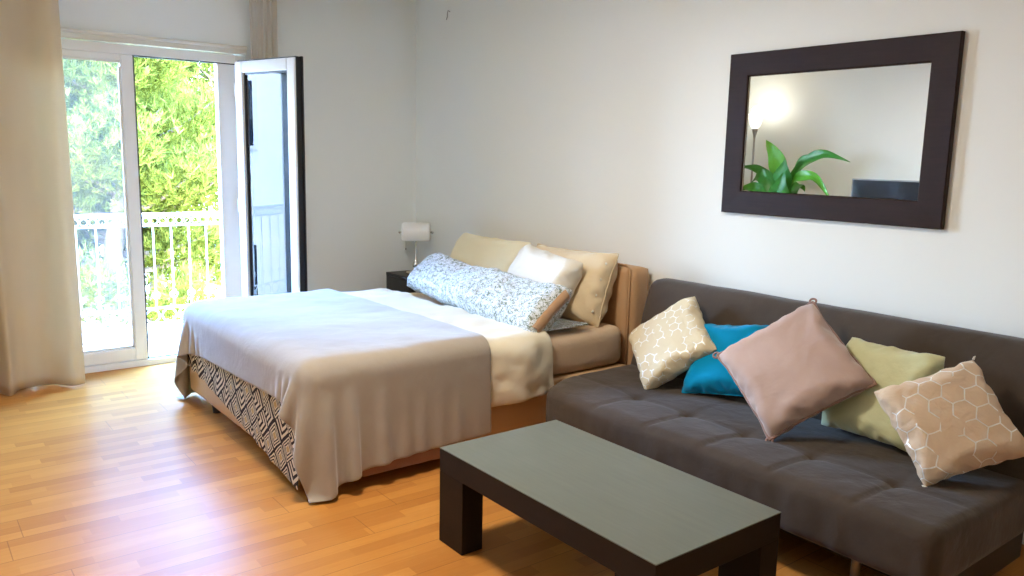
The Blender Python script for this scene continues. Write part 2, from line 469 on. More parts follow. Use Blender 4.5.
M['trimcream'] = simple('cream_shutter_trim', (.70, .66, .56), .45, vary=.04)
M['iron'] = simple('white_painted_iron', (.80, .80, .78), .4, bump=(50, .1, .002))
M['concrete'] = simple('pale_tiles', (.62, .60, .57), .7, vary=.05, bump=(30, .2, .004))
M['curtain'] = mat_curtain('beige_linen', (.76, .63, .44), .35)
M['curtain2'] = mat_curtain('cream_linen', (.82, .76, .66), .3)
M['leather'] = simple('tan_leatherette', srgb(196, 160, 118), .45, vary=.08, bump=(140, .15, .002), vscale=3)
M['leather_d'] = simple('tan_headboard', srgb(190, 150, 108), .5, vary=.06, bump=(140, .15, .002), vscale=3)
M['sheet'] = mat_fabric('beige_fitted_sheet', srgb(218, 192, 160), srgb(206, 179, 147), wr=(9, .35))
M['duvet'] = mat_fabric('cream_duvet', srgb(226, 217, 194), srgb(220, 209, 182), wr=(6, .55), sheen=.2)
M['blanket'] = mat_fabric('taupe_fleece', srgb(170, 160, 147), srgb(158, 148, 135), sheen=.6, weave=180, wr=(4.5, .4))
M['blanket_d'] = mat_fabric('taupe_fleece_inside', srgb(150, 112, 92), sheen=.3)
M['maze'] = mat_maze('maze_print_cotton')
M['print'] = mat_leafprint('leaf_print_cotton')
M['lining'] = mat_fabric('tan_lining', srgb(186, 150, 116))
M['p_cream'] = mat_fabric('cream_pillowcase', srgb(238, 230, 200), srgb(230, 220, 186), wr=(10, .3))
M['p_white'] = mat_fabric('white_pillowcase', srgb(228, 222, 208), srgb(218, 210, 194), wr=(12, .35))
M['p_beige'] = mat_fabric('beige_pillowcase', srgb(226, 206, 170), srgb(216, 194, 156), wr=(10, .35))
M['suede'] = mat_fabric('charcoal_suede', srgb(88, 76, 65), srgb(56, 47, 39), rough=.9, sheen=.2, weave=160, nscale=3.2, wr=(7, .4))
M['black'] = simple('black_lacquer', (.012, .011, .011), .45, vary=.2)
M['espresso'] = mat_wood_dark('espresso_wood', srgb(34, 26, 22), .55)
M['tabletop'] = mat_wood_dark('espresso_top_wall_sheen', srgb(106, 109, 96), .36, .14)  # grey-green sheen of the wall painted into the dark top's base colour
M['frame'] = mat_wood_dark('mahogany_frame', srgb(42, 27, 24), .55, .45)
M['mirror'] = simple('silvered_glass', (.92, .93, .92), .0, 1.)
M['chrome'] = simple('brushed_chrome', (.72, .70, .66), .18, 1.)
M['milkglass'] = simple('white_lamp_glass', (.88, .88, .85), .4)
M['teal'] = mat_fabric('teal_velvet', srgb(0, 150, 196), srgb(0, 128, 172), sheen=.25, wr=(6, .5))
M['mauve'] = mat_fabric('mauve_velvet', srgb(196, 172, 160), srgb(178, 150, 138), sheen=.5, wr=(6, .55))
M['mauve_t'] = mat_fabric('mauve_piping', srgb(158, 126, 114), sheen=.3, weave=90, bump=.6)
M['plush'] = mat_fabric('pale_green_plush', srgb(214, 214, 172), srgb(200, 200, 152), sheen=.5, weave=45, bump=1., nscale=14)
M['hexcream'] = mat_hex('cream_foil_print', srgb(218, 202, 166), (.84, .83, .78), 9.5, .50, .25, 7., .45)
M['hexbeige'] = mat_hex('beige_foil_print', srgb(216, 190, 160), (.92, .90, .86), 6.0, .56, .45, 3.6, .468)
M['steel'] = simple('grey_steel', (.35, .33, .31), .4, .8)
M['bark'] = simple('brown_bark', (.10, .065, .04), .9, bump=(18, .6, .02), vary=.3)
M['plant'] = mat_leaf('glossy_plant_leaf', [(0, (.02, .12, .015)), (.5, (.04, .22, .02)), (1, (.14, .42, .03))], .2, .35)
M['stem'] = simple('green_stem', (.08, .2, .03), .5)
M['soil'] = simple('dark_soil', (.03, .02, .015), .95, bump=(60, .8, .01))
M['pot'] = simple('white_pot', (.7, .69, .66), .4)
M['screen'] = simple('black_screen', (.004, .006, .010), .12, spec=.8)
M['greyplastic'] = simple('grey_plastic', (.25, .25, .26), .4)
M['cabinet'] = simple('white_cabinet', (.7, .69, .67), .45)
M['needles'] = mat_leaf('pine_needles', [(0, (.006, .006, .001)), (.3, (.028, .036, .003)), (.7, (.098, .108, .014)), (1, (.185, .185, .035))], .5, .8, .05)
M['shrub'] = mat_leaf('shrub_leaves', [(0, (.015, .05, .006)), (.5, (.05, .14, .012)), (1, (.12, .24, .02))], .35, .5)
M['render'] = simple('sunlit_white_render', (.80, .79, .76), .8, vary=.04)
M['ground'] = simple('dry_grass', (.07, .085, .03), .85, vary=.08)
# ------------------------------------------------------------------ camera
def setup_camera():
    F, yaw, pitch, roll, cx, cy, cz = 804.5262, .6611, .1608, .0224, 6.1387, -3.681, 1.5612
    f = Vector((-math.cos(yaw)*math.cos(pitch), math.sin(yaw)*math.cos(pitch), -math.sin(pitch)))
    r0 = f.cross(Vector((0, 0, 1))).normalized(); u0 = r0.cross(f)
    r = math.cos(roll)*r0+math.sin(roll)*u0; u = -math.sin(roll)*r0+math.cos(roll)*u0
    cam = bpy.data.cameras.new('camera'); o = bpy.data.objects.new('camera', cam); COL.objects.link(o)
    o.matrix_world = Matrix(((r.x, u.x, -f.x, cx), (r.y, u.y, -f.y, cy), (r.z, u.z, -f.z, cz), (0, 0, 0, 1)))
    cam.sensor_width = 36; cam.lens = F*36/1024; cam.clip_start = .02; cam.clip_end = 500
    SC.camera = o
setup_camera()

# ------------------------------------------------------------------ room shell
XW, YF, ZC = 7.3, -4.55, 2.85
def struct(name, bm, m, parent=None, smooth=False):
    o = obj(name, bm, m, parent, smooth)
    if parent is None: o['kind'] = 'structure'
    return o
struct('floor', bx(-.0, XW, YF, 0, -.12, 0), M['floor'])
struct('ceiling', bx(-.25, XW+.15, YF-.15, .15, ZC, ZC+.12), M['ceiling'])
DY0, DY1, DZ = -3.07, -1.485, 2.30            # balcony door opening
bm = bmesh.new()
box(bm, -.25, 0, DY1, 0, -.12, ZC); box(bm, -.25, 0, YF, DY0, -.12, ZC); box(bm, -.25, 0, DY0, DY1, DZ, ZC); box(bm, -.25, 0, DY0, DY1, -.12, -.005)
struct('wall_left', bm, M['wall'])
struct('wall_back', bx(-.25, XW+.15, 0, .15, -.12, ZC), M['wall'])
struct('wall_front', bx(-.25, XW+.15, YF-.15, YF, -.12, ZC), M['wall'])
struct('wall_right', bx(XW, XW+.15, YF, 0, -.12, ZC), M['wall'])
struct('baseboard_left', bx(0, .012, DY1+.02, -.012, 0, .07, .003), M['pvc'])
struct('baseboard_back', bx(0, XW, -.012, 0, 0, .07, .003), M['pvc'])
struct('baseboard_front', bx(0, XW, YF, YF+.012, 0, .07, .003), M['pvc'])
# shutter-box trim above the door
bm = bmesh.new(); box(bm, 0, .035, DY0-.05, DY1+.01, 2.268, 2.325, .006); box(bm, 0, .05, DY0-.05, DY1+.01, 2.305, 2.33, .006)
struct('trim_1', bm, M['trimcream'])
# balcony door: fixed frame, closed sash, open sash
door = tag(empty('door_1', (-.03, -2.26, 0)), 'white double balcony door with its right sash swung into the room', None, None, 'structure')
def world_child(name, bm, m, parent, smooth=False):
    o = obj(name, bm, m, parent, smooth); o.matrix_parent_inverse = parent.matrix_basis.inverted(); return o
bm = bmesh.new()
box(bm, -.085, .0, DY0, DY0+.07, 0, 2.268, .006); box(bm, -.085, .0, DY1-.07, DY1, 0, 2.268, .006); box(bm, -.085, -.012, -1.685, DY1-.07, 0, 2.22, .006)
box(bm, -.085, .0, DY0+.07, DY1-.07, 2.20, 2.268, .006); box(bm, -.085, .0, DY0+.07, DY1-.07, 0, .045, .006)
box(bm, -.06, .004, DY0+.07, DY1-.07, .0, .012, .002)
world_child('frame', bm, M['pvc'], door)
bm = bmesh.new(); box(bm, -.05, -.004, -2.264, -2.253, .05, 2.20); box(bm, -.05, -.004, -2.253, DY1-.07, 2.194, 2.202); box(bm, -.05, -.02, -2.253, DY1-.07, .044, .05)
world_child('gasket', bm, M['gasket'], door)
def sash(W, H, tp=.082):
    """local: hinge at x=0, sash spans +x, thickness y -0.03..0.03, z 0..H"""
    fr = bmesh.new(); s = .082
    box(fr, 0, s, -.033, .033, 0, H, .007); box(fr, W-s, W, -.033, .033, 0, H, .007)
    box(fr, s, W-s, -.033, .033, H-tp, H, .007); box(fr, s, W-s, -.033, .033, 0, s+.01, .007)
    bead = bmesh.new()
    for (a, b, c, d) in ((s, s+.012, s, H-s), (W-s-.012, W-s, s, H-s), (s, W-s, H-tp-.012, H-tp), (s, W-s, s+.01, s+.022)):
        box(bead, a, b, -.012, .012, c, d)
    pn = bx(s+.004, W-s-.004, -.004, .004, s+.004, H-tp-.004)
    return fr, bead, pn
fr, bead, pn = sash(.72, 2.15, .045)
sl = obj('closed_sash', fr, M['pvc'], door); sl.location = (0-.005, -2.26+2.26, .05); sl.rotation_euler = (0, 0, -PI/2)
o = obj('pane', pn, M['glass_hazy'], sl); obj('gasket', bead, M['pvc'], sl)
fr, bead, pn = sash(.667, 2.15)
so = obj('open_sash', fr, M['pvc'], door)
so.location = (.075, -1.55+2.26, .06); so.rotation_euler = (0, 0, math.atan2(.29, .956))
obj('gasket', bead, M['gasket'], so); obj('pane', pn, M['glass'], so)
ed = bmesh.new(); box(ed, .667, .671, -.02, .022, .0, 2.15); box(ed, .02, .667, -.020, .022, 2.15, 2.158); box(ed, .66, .683, .022, .034, .0, 2.158)
box(ed, .02, .68, .022, .034, 2.148, 2.16)
obj('edge_seal', ed, M['gasket'], so)
hd = bmesh.new(); box(hd, .61, .64, .033, .045, 1.0, 1.14, .004); tube(hd, [(.625, .045, 1.09), (.625, .075, 1.09), (.60, .08, 1.09), (.52, .08, 1.09)], .009, 8)
obj('handle', hd, M['pvc'], so)
for z in (.25, 1.1, 1.95):
    hb = bmesh.new(); tube(hb, [(-.012, -.02, z-.05), (-.012, -.02, z+.05)], .011, 10); obj('hinge', hb, M['pvc'], so, True)

# ------------------------------------------------------------------ balcony and outdoors
struct('balcony_floor', bx(-1.32, -.25, -4.6, .6, -.16, -.02), M['concrete'])
struct('balcony_kerb', bx(-1.18, -1.02, -4.6, .6, -.02, .045, .006), M['concrete'])
rl = empty('balcony_railing', (-1.1, -2., .045), 'white wrought iron balcony railing with rings beyond the open door', 'railing')
def rchild(name, bm, m=M['iron'], smooth=True): return world_child(name, bm, m, rl, smooth)
RX = -1.1
rchild('top_rail', bx(RX-.025, RX+.025, -4.5, .5, 1.0, 1.03, .006), smooth=False)
bm = bmesh.new(); box(bm, RX-.012, RX+.012, -4.5, .5, .918, .93); box(bm, RX-.012, RX+.012, -4.5, .5, .208, .22); box(bm, RX-.012, RX+.012, -4.5, .5, .072, .086)
rchild('cross_rail', bm, smooth=False)
y = -4.4
while y < .45:
    for k in (0,):
        bm = bmesh.new(); tube(bm, [(RX, y, .21), (RX, y, .925)], .0065, 8)
        # small scroll near the foot of the baluster
        for s in (-1, 1):
            tube(bm, [(RX, y+s*(.004+.026*math.sin(t)), .30+.026*(1-math.cos(t))) for t in np.linspace(0, PI*1.5, 10)], .0045, 6)
        rchild('baluster', bm)
    y += .146
bm = bmesh.new(); y = -4.45
while y < .45: torus(bm, (RX, y, .965), .0285, .005, 'x', 18, 6); y += .067

o = rchild('ring_band', bm)
for yy in (-4.45, -3.2, -.6, .42):
    rchild('post', bx(RX-.015, RX+.015, yy, yy+.03, .04, 1.0, .003), smooth=False)
bm = bmesh.new(); y = -4.4
while y < .45: torus(bm, (RX, y, .147), .056, .0065, 'x', 22, 6); y += .136
rchild('ring_band', bm)
GZ = -3.3
struct('ground', bx(-45, -1.4, -30, 30, GZ-.2, GZ), M['ground'])
bw = empty('garden_wall', (-13, 2, GZ), 'sunlit white rendered garden wall behind the lower shrubs', 'wall')
world_child('wall_face', bx(-13.2, -12.9, -14, 20, GZ, GZ+2.9, .02), M['render'], bw)
world_child('coping', bx(-13.28, -12.82, -14, 20, GZ+2.9, GZ+2.98, .02), M['render'], bw)

nb = empty('neighbour_house', (-4, -10.5, GZ), 'sunlit white house beside the pines, mirrored in the open sash', 'house')
bm = bmesh.new(); box(bm, -12, -1.5, -14, -10, GZ, 5.5); world_child('walls', bm, M['render'], nb)
world_child('roof', bx(-12.3, -1.2, -14.3, -9.7, 5.5, 5.75, .03), M['concrete'], nb)
for xx in (-9.5, -6.5, -3.5):
    for zz in (-1.6, 1.6):
        f = world_child('window', bx(xx-.6, xx+.6, -10.04, -9.97, zz, zz+1.4, .01), M['pvc'], nb)
        g = obj('pane', bx(xx-.52, xx+.52, -9.975, -9.965, zz+.08, zz+1.32), M['screen'], f)
def needle_mesh(name, centers, dirs, size, blades, tint, wid=.012, spread=.5, seed=1):
    rng = np.random.RandomState(seed); n = len(centers)
    C = np.repeat(centers, blades, 0); D = np.repeat(dirs, blades, 0); S = np.repeat(size, blades)*(.7+.6*rng.rand(n*blades)); T = np.repeat(tint, blades)
    D = D+rng.normal(0, spread, D.shape); D /= np.linalg.norm(D, axis=1, keepdims=True)
    sd = np.cross(D, rng.normal(0, 1, D.shape)); sd /= np.linalg.norm(sd, axis=1, keepdims=True)+1e-9
    w = (wid*(.7+.6*rng.rand(len(C))))[:, None]
    a = C-sd*w*.5; b = C+sd*w*.5; mid1 = C+D*S[:, None]*.55+sd*w*.8; mid0 = C+D*S[:, None]*.55-sd*w*.8; tip = C+D*S[:, None]
    V = np.stack([a, b, mid1, tip, mid0], 1).reshape(-1, 3); k = np.arange(len(C))*5
    faces = np.stack([k, k+1, k+2, k+3, k+4], 1)
    me = bpy.data.meshes.new(name); nf = len(C)
    me.vertices.add(nf*5); me.vertices.foreach_set('co', V.astype(np.float32).reshape(-1))
    me.loops.add(nf*5); me.loops.foreach_set('vertex_index', faces.astype(np.int32).reshape(-1))
    me.polygons.add(nf); me.polygons.foreach_set('loop_start', (np.arange(nf)*5).astype(np.int32)); me.polygons.foreach_set('loop_total', np.full(nf, 5, np.int32))
    me.update(calc_edges=True)
    at = me.attributes.new('tint', 'FLOAT', 'FACE'); at.data.foreach_set('value', np.clip(T+rng.normal(0, .12, len(T)), 0, 1).astype(np.float32))
    return me
def conifer(loc, h, rad, seed, label, nl=46, z0=.0, dens=150, bl=.105, bw=.010):
    rng = np.random.RandomState(seed); x0, y0, zb = loc
    t = empty('pine_tree', loc, label, 'tree', 'pine trees beyond the balcony')
    bm = bmesh.new()
    pts = [(x0+.12*math.sin(i*1.3+seed), y0+.12*math.cos(i*1.7+seed), zb+h*i/8) for i in range(9)]
    tube(bm, pts, [.17*(1-i/9.5)+.02 for i in range(9)], 10)
    world_child('trunk', bm, M['bark'], t, True)
    bm = bmesh.new(); cs = []; ds = []; sz = []; tn = []
    for i in range(nl):
        f = z0+(1-z0)*((i+rng.rand())/nl); a = rng.rand()*2*PI+i*2.4
        L = rad*(1-(max(0, f-.35)/.65)**1.6*.85)*(.75+.4*rng.rand())
        p0 = np.array([x0, y0, zb+h*f]); d = np.array([math.cos(a), math.sin(a), .25+.25*rng.rand()])
        bp = [p0+d*L*s+np.array([0, 0, -.25*L*s*(1-s)*1.2]) for s in np.linspace(0, 1, 6)]
        tube(bm, bp, [.035*(1-s)+.008 for s in np.linspace(0, 1, 6)], 6)
        k = int(dens*(L/rad)+40)
        for j in range(k):
            s = .3+.75*rng.rand()**.7; ct = p0+d*L*s+np.array([0, 0, -.3*L*s*(1-min(s, 1))])
            off = rng.normal(0, .17*rad*.55, 3)*np.array([1, 1, .8]); c = ct+off
            dd = d*.5+off/(.2*rad)+np.array([0, 0, .9])
            cs.append(c); ds.append(dd/np.linalg.norm(dd)); sz.append(bl*(.8+.8*rng.rand())); tn.append(.62+.2*rng.rand()-.12*(off[2] < 0)-.1*(s < .5))  # shade put into the tint: needles darker below and deep inside branches
    world_child('branches', bm, M['bark'], t, True)
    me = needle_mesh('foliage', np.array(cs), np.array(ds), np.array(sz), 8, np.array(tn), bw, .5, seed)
    o = link('foliage', me, M['needles'], t); o.matrix_parent_inverse = t.matrix_basis.inverted()
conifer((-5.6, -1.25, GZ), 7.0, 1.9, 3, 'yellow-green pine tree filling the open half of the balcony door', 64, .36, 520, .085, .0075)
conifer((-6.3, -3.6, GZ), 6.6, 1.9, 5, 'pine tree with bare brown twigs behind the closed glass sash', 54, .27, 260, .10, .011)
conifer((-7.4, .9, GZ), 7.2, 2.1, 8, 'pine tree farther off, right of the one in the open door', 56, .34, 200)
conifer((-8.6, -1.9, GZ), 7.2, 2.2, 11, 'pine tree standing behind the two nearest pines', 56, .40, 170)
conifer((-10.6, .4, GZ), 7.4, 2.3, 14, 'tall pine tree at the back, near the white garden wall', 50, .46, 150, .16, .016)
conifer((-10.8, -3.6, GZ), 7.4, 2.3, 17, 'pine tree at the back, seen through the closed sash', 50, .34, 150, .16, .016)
def shrub(loc, r, h, seed, label):
    rng = np.random.RandomState(seed); t = empty('garden_shrub', loc, label, 'shrub', 'green shrubs below the balcony')
    bm = bmesh.new(); L = np.array(loc)
    for i in range(7):
        a = 2*PI*i/7; tube(bm, [L, L+np.array([math.cos(a)*r*.3, math.sin(a)*r*.3, h*.5]), L+np.array([math.cos(a)*r*.6, math.sin(a)*r*.6, h*.85])], [.03, .02, .008], 6)
    world_child('stems', bm, M['bark'], t, True)
    n = 900; d = rng.normal(0, 1, (n, 3)); d /= np.linalg.norm(d, axis=1, keepdims=True); rr = (.6+.45*rng.rand(n))[:, None]
    d[:, 2] = np.abs(d[:, 2]); c = L+d*rr*np.array([r, r, h])+np.array([0, 0, .1])
    me = needle_mesh('foliage', c, d, .15+.08*rng.rand(n), 4, .45+.4*rng.rand(n), .06, .6, seed)
    o = link('foliage', me, M['shrub'], t); o.matrix_parent_inverse = t.matrix_basis.inverted()
for i, (x, yy, r, h, lb) in enumerate(((-9.6, -.2, 1.0, 1.3, 'rounded green shrub seen low through the railing, nearest the open sash'), (-10.6, -1.8, .9, 1.2, 'green shrub seen low through the railing beside the door mullion'),
        (-10.2, 1.6, 1.1, 1.5, 'larger green shrub hidden partly by the open sash'), (-11.0, -3.3, 1.0, 1.3, 'green shrub seen through the lower closed glass sash'))):
    shrub((x, yy, GZ), r, h, 20+i, lb)
# ------------------------------------------------------------------ curtains
def curtain(name, top, bot, z0, z1, nfold, amp, m, label, hem=0., phase=0., seed=0, n=150, k=40, xb=0.):
    """top/bot = (x, y0, y1) of the cloth line at the rail and at the hem"""
    U, V = np.meshgrid(np.linspace(0, 1, n), np.linspace(0, 1, k), indexing='ij')
    P = np.zeros((n, k, 3))
    y0 = top[1]+(bot[1]-top[1])*V; y1 = top[2]+(bot[2]-top[2])*V; xx = top[0]+(bot[0]-top[0])*V
    P[..., 1] = y0+(y1-y0)*U
    ph = U*nfold*2*PI+phase+.5*np.sin(U*7+seed)+.35*np.sin(V*2.2+U*5)
    A = amp*(.55+.45*V)
    P[..., 0] = xx+A*(np.sin(ph)+.3*np.sin(2.3*ph+1.1)); P[..., 1] += A*.35*np.cos(ph*1.0)
    P[..., 2] = z1+(z0-z1)*V
    P[..., 2] += V**6*hem*(np.sin(ph*1.3)+np.sin(ph*.37+2))
    P[..., 0] += vnoise(P, 2.0, seed, 2)*.02
    P = P[:, ::-1]
    UV = np.stack([U, V], -1)
    t = empty(name, (float(top[0]), float((top[1]+top[2])/2), 0.0), label, 'curtain')
    me = grid_mesh('panel', P, UV); o = link('panel', me, m, t); o.matrix_parent_inverse = t.matrix_basis.inverted()
    solidify(o, .004, 0)
    return t, P
curtain('curtain', (.20, -4.0, -2.735), (.285, -3.95, -2.72), .012, 2.74, 3.2, .065, M['curtain'], 'floor-length beige curtain hanging left of the balcony door', .006, .9, 3)
curtain('curtain', (.085, -1.475, -1.255), (.085, -1.45, -1.255), .012, 2.74, 4.5, .022, M['curtain2'], 'narrow gathered cream curtain hanging behind the open door sash', .003, .3, 6)
t = empty('curtain_rail', (.14, -2.6, 2.80), 'white curtain rail above the balcony door', 'rail')
world_child('rail', bx(.05, .24, -4.2, -1.1, 2.78, 2.80, .004), M['pvc'], t)
world_child('bracket', bx(.08, .20, -4.0, -3.94, 2.80, ZC), M['pvc'], t); world_child('bracket', bx(.08, .20, -1.3, -1.24, 2.80, ZC), M['pvc'], t)
world_child('glider_row', bx(.075, .235, -4.0, -1.24, 2.735, 2.78, .004), M['pvc'], t)
# small wall hook near the corner
t = empty('wall_hook', (.52, 0, 2.67), 'small bent metal hook high on the back wall near the corner', 'hook')
bm = bmesh.new(); tube(bm, [(.52, .0, 2.70), (.52, -.02, 2.705), (.535, -.035, 2.68), (.535, -.035, 2.655), (.515, -.03, 2.635)], .004, 8)
world_child('hook', bm, M['steel'], t, True)

# ------------------------------------------------------------------ rounded block
def rblock(x0, x1, y0, y1, z0, z1, r, step, disp=None):
    lo = np.array([x0, y0, z0], float); hi = np.array([x1, y1, z1], float); n = [max(2, int(round((hi[i]-lo[i])/step)))+1 for i in range(3)]
    bm = bmesh.new(); vm = {}
    def V(i, j, k):
        key = (i, j, k)
        if key not in vm:
            p = lo+(hi-lo)*np.array([i/(n[0]-1), j/(n[1]-1), k/(n[2]-1)])
            c = np.clip(p, lo+r, hi-r); d = p-c; l = np.linalg.norm(d)
            if l > 1e-9: p = c+d/l*r*min(1, max(abs(d))/r if False else 1)
            vm[key] = bm.verts.new(p)
        return vm[key]
    for a in range(3):
        b, c = (a+1) % 3, (a+2) % 3
        for s in (0, n[a]-1):
            for i in range(n[b]-1):
                for j in range(n[c]-1):
                    q = []
                    for (di, dj) in ((0, 0), (1, 0), (1, 1), (0, 1)):
                        idx = [0, 0, 0]; idx[a] = s; idx[b] = i+di; idx[c] = j+dj; q.append(V(*idx))
                    try: bm.faces.new(q if s else q[::-1])
                    except ValueError: pass
    if disp is not None:
        vs = list(bm.verts); P = np.array([v.co[:] for v in vs]); bm.normal_update(); Nn = np.array([v.normal[:] for v in vs])
        P = disp(P, Nn)
        for v, p in zip(vs, P): v.co = p
    return bm

# ------------------------------------------------------------------ bed
BX0, BX1, BY0, BY1 = 1.06, 2.83, -2.27, -.20
MT = .575
bed = empty('bed', (1.95, -1.2, 0), 'tan upholstered double bed with headboard against the back wall', 'bed')
bc = lambda name, bm, m, parent=bed, smooth=False: world_child(name, bm, m, parent, smooth)
def seam(P, Nn):
    # vertical upholstery seams round the box
    for xs in (1.36, 1.95, 2.54):
        P[:, 1] += np.where(P[:, 1] < BY0+.03, np.exp(-((P[:, 0]-xs)/.008)**2)*.006, 0)
    P[:, 1] += np.where(P[:, 1] < BY0+.03, -.006*np.sin((P[:, 2]-.08)/.25*PI), 0)
    P += Nn*(vnoise(P, 6, 2, 2)*.004)[:, None]
    return P
bc('base', rblock(BX0, BX1, BY0, BY1, .08, .335, .018, .022, seam), M['leather'], smooth=True)
for (x, y) in ((1.36, -2.20), (2.55, -2.20), (1.30, -.35), (2.60, -.35), (1.95, -1.2)):
    bm = bmesh.new(); lathe(bm, [(0, 0), (.026, 0), (.034, .08), (0, .08)], 16, (x, y, 0)); bc('leg', bm, M['black'])
def lump(P, Nn): return P+Nn*(vnoise(P, 4, 5, 3)*.022)[:, None]
bc('mattress', rblock(BX0+.02, BX1-.015, BY0+.02, BY1-.02, .335, MT, .06, .03, lump), M['sheet'], smooth=True)
hbd = bc('headboard', rblock(1.02, 2.83, -.185, -.04, .02, .925, .03, .05), M['leather_d'], smooth=True)
bc('headboard_panel', rblock(1.05, 2.79, -.205, -.15, .30, .93, .022, .05), M['leather_d'], smooth=True)
bm = bmesh.new(); tube(bm, [(2.80, -.19, .3), (2.80, -.19, .91), (2.77, -.19, .935), (1.07, -.19, .935), (1.045, -.19, .91), (1.045, -.19, .3)], .006, 8)
bc('headboard_piping', bm, M['leather_d'], smooth=True)

def cloth_rect(x0, x1, y0, y1, sp, z, rot=0., piv=(1.95, -2.27)):
    n = int(round((x1-x0)/sp))+1; m = int(round((y1-y0)/sp))+1
    X, Y = np.meshgrid(np.linspace(x0, x1, n), np.linspace(y0, y1, m), indexing='ij')
    c, s = math.cos(rot), math.sin(rot); dx, dy = X-piv[0], Y-piv[1]
    P = np.stack([piv[0]+c*dx-s*dy, piv[1]+s*dx+c*dy, np.full_like(X, z)], -1)
    return P, (x1-x0)/(n-1), (y1-y0)/(m-1), np.stack([X, Y], -1)
def on_top(P, x0, x1, y0, y1, ins):
    return (P[..., 0] > x0+ins) & (P[..., 0] < x1-ins) & (P[..., 1] > y0+ins) & (P[..., 1] < y1)
def bed_collide(x0, x1, y0, y1, top, r=.06, floor=.012, keep=None):
    c = np.array([(x0+x1)/2, (y0+y1)/2, top/2-.1]); h = np.array([(x1-x0)/2, (y1-y0)/2, top/2+.1])
    def f(P):
        P, hit = rbox(P, c, h, r, 0.)
        low = P[..., 2] < floor
        P[..., 2] = np.maximum(P[..., 2], floor)
        return P, hit | low
    return f
def cloth_obj(name, P, uv, m, thick, label=None, cat=None, parent=None, off=1., sub=1):
    me = grid_mesh(name, P, uv); o = link(name, me, m, None)
    if parent is not None: o.parent = parent; o.matrix_parent_inverse = parent.matrix_basis.inverted()
    solidify(o, thick, off)
    if sub: subsurf(o, sub)
    if label: tag(o, label, cat)
    return o
# printed bedspread, only its foot end hangs out
P, dx, dy, uv = cloth_rect(BX0+.012, BX1+.01, -2.27-.40, -1.60, .03, MT+.012, R(-7.5))
rng = np.random.RandomState(4); P[..., 2] += .002*rng.rand(*P.shape[:2])
P = drape(P, dx, dy, bed_collide(BX0-.012, BX1+.012, BY0-.014, BY1, MT+.012, .05), 200, 12, .12, on_top(P, BX0, BX1, BY0, BY1, .07))
cloth_obj('bedspread', P, uv, M['maze'], .004, 'black and cream maze-print bedspread hanging at the foot of the bed under the blanket', 'bedspread')
# duvet
P, dx, dy, uv = cloth_rect(BX0-.34, BX1+.285, -2.16, -.84, .03, MT+.03, R(4), (2.83, -.82))

P = drape(P, dx, dy, bed_collide(BX0-.022, BX1+.022, BY0-.01, BY1, MT+.03, .07), 200, 12, .1, on_top(P, BX0, BX1, BY0, BY1, .08))
q = vnoise(P*np.array([1, 1, .7]), 5.5, 31, 3); w2 = vnoise(P*np.array([1, .5, 1]), 12, 33, 2)
edge = np.minimum(1, np.minimum(np.arange(P.shape[0])[:, None], (P.shape[0]-1-np.arange(P.shape[0]))[:, None])/4.)
cov = np.clip((P[..., 1]+1.42)/.12, .0, 1); side = np.clip((P[..., 0]-2.80)/.03, 0, 1); topm = np.clip((P[..., 2]-.55)/.05, 0, 1)
P[..., 0] += cov*side*(q*.13+w2*.06+.022); P[..., 2] += cov*topm*(q*.05+w2*.03+.004)
cloth_obj('duvet', P, uv, M['duvet'], .018, 'cream duvet on the bed, its edge hanging toward the sofa', 'duvet')
# fleece blanket
P, dx, dy, uv = cloth_rect(BX0-.49, BX1+.505, -2.27-.225, -1.30, .022, MT+.068, R(2.))
P[..., 2] += .003*vnoise(P, 5, 19, 2)
P = drape(P, dx, dy, bed_collide(BX0-.05, BX1+.055, BY0-.028, BY1, MT+.068, .085), 240, 12, .06, on_top(P, BX0, BX1, BY0, BY1, .10))
P[..., 2] += np.clip((P[..., 2]-.6)/.03, 0, 1)*vnoise(P, 4.5, 77, 3)*.022
bl = cloth_obj('throw_blanket', P, uv, M['blanket'], .006, 'taupe fleece blanket spread over the foot half of the bed', 'blanket')
P, dx, dy, uv = cloth_rect(BX1-.10, BX1+.53, -2.02, -1.42, .03, MT+.055)
P = drape(P, dx, dy, bed_collide(BX0-.05, BX1+.042, BY0-.028, BY1, MT+.055, .08), 120, 8, .1, P[..., 0] < BX1-.05)
cloth_obj('folded_layer', P, uv, M['blanket_d'], .004, parent=bl)

# ------------------------------------------------------------------ bed pillows
def lean(deg, yaw=0., roll=0.):
    """local X width, Y back, Z up; leaning back by deg"""
    return (Matrix.Rotation(R(yaw), 3, 'Z') @ Matrix.Rotation(R(-deg), 3, 'X') @ Matrix.Rotation(R(roll), 3, 'Y'))
def pillow(name, w, h, thick, m, center, Rm, label, cat, group=None, seed=0, n=44, mm=36, crumple=.012, piping=None, pull=1.05, warp=None, lv=1, tint=None):
    F, B = pillow_shape(w, h, thick, n, mm, seed, crumple, pull=pull)
    if warp is not None: F = warp(F); B = warp(B)
    me = pillow_mesh(name, F, B); o = link(name, me, m); subsurf(o, lv)
    o.matrix_world = basis(center, Rm); tag(o, label, cat, group)
    if piping:
        pr = rim_points(F); bm = bmesh.new(); pts = [Vector(p) for p in pr]; pts.append(pts[0].copy())
        tube(bm, pts, piping[1], 6, False); obj('piping', bm, piping[0], o, True)
    return o, F, B
pillow('pillow', .80, .46, .17, M['p_cream'], (1.50, -.315, .785), lean(24, 0, 0), 'cream-yellow pillow against the headboard, on the window side', 'pillow', 'bed pillows', 41, pull=1.06)
pb, F, B = pillow('pillow', .74, .46, .17, M['p_beige'], (2.38, -.325, .785), lean(20, 0, -1), 'beige buttoned pillow against the headboard, on the sofa side', 'pillow', 'bed pillows', 42, piping=(M['p_beige'], .004), pull=1.06)
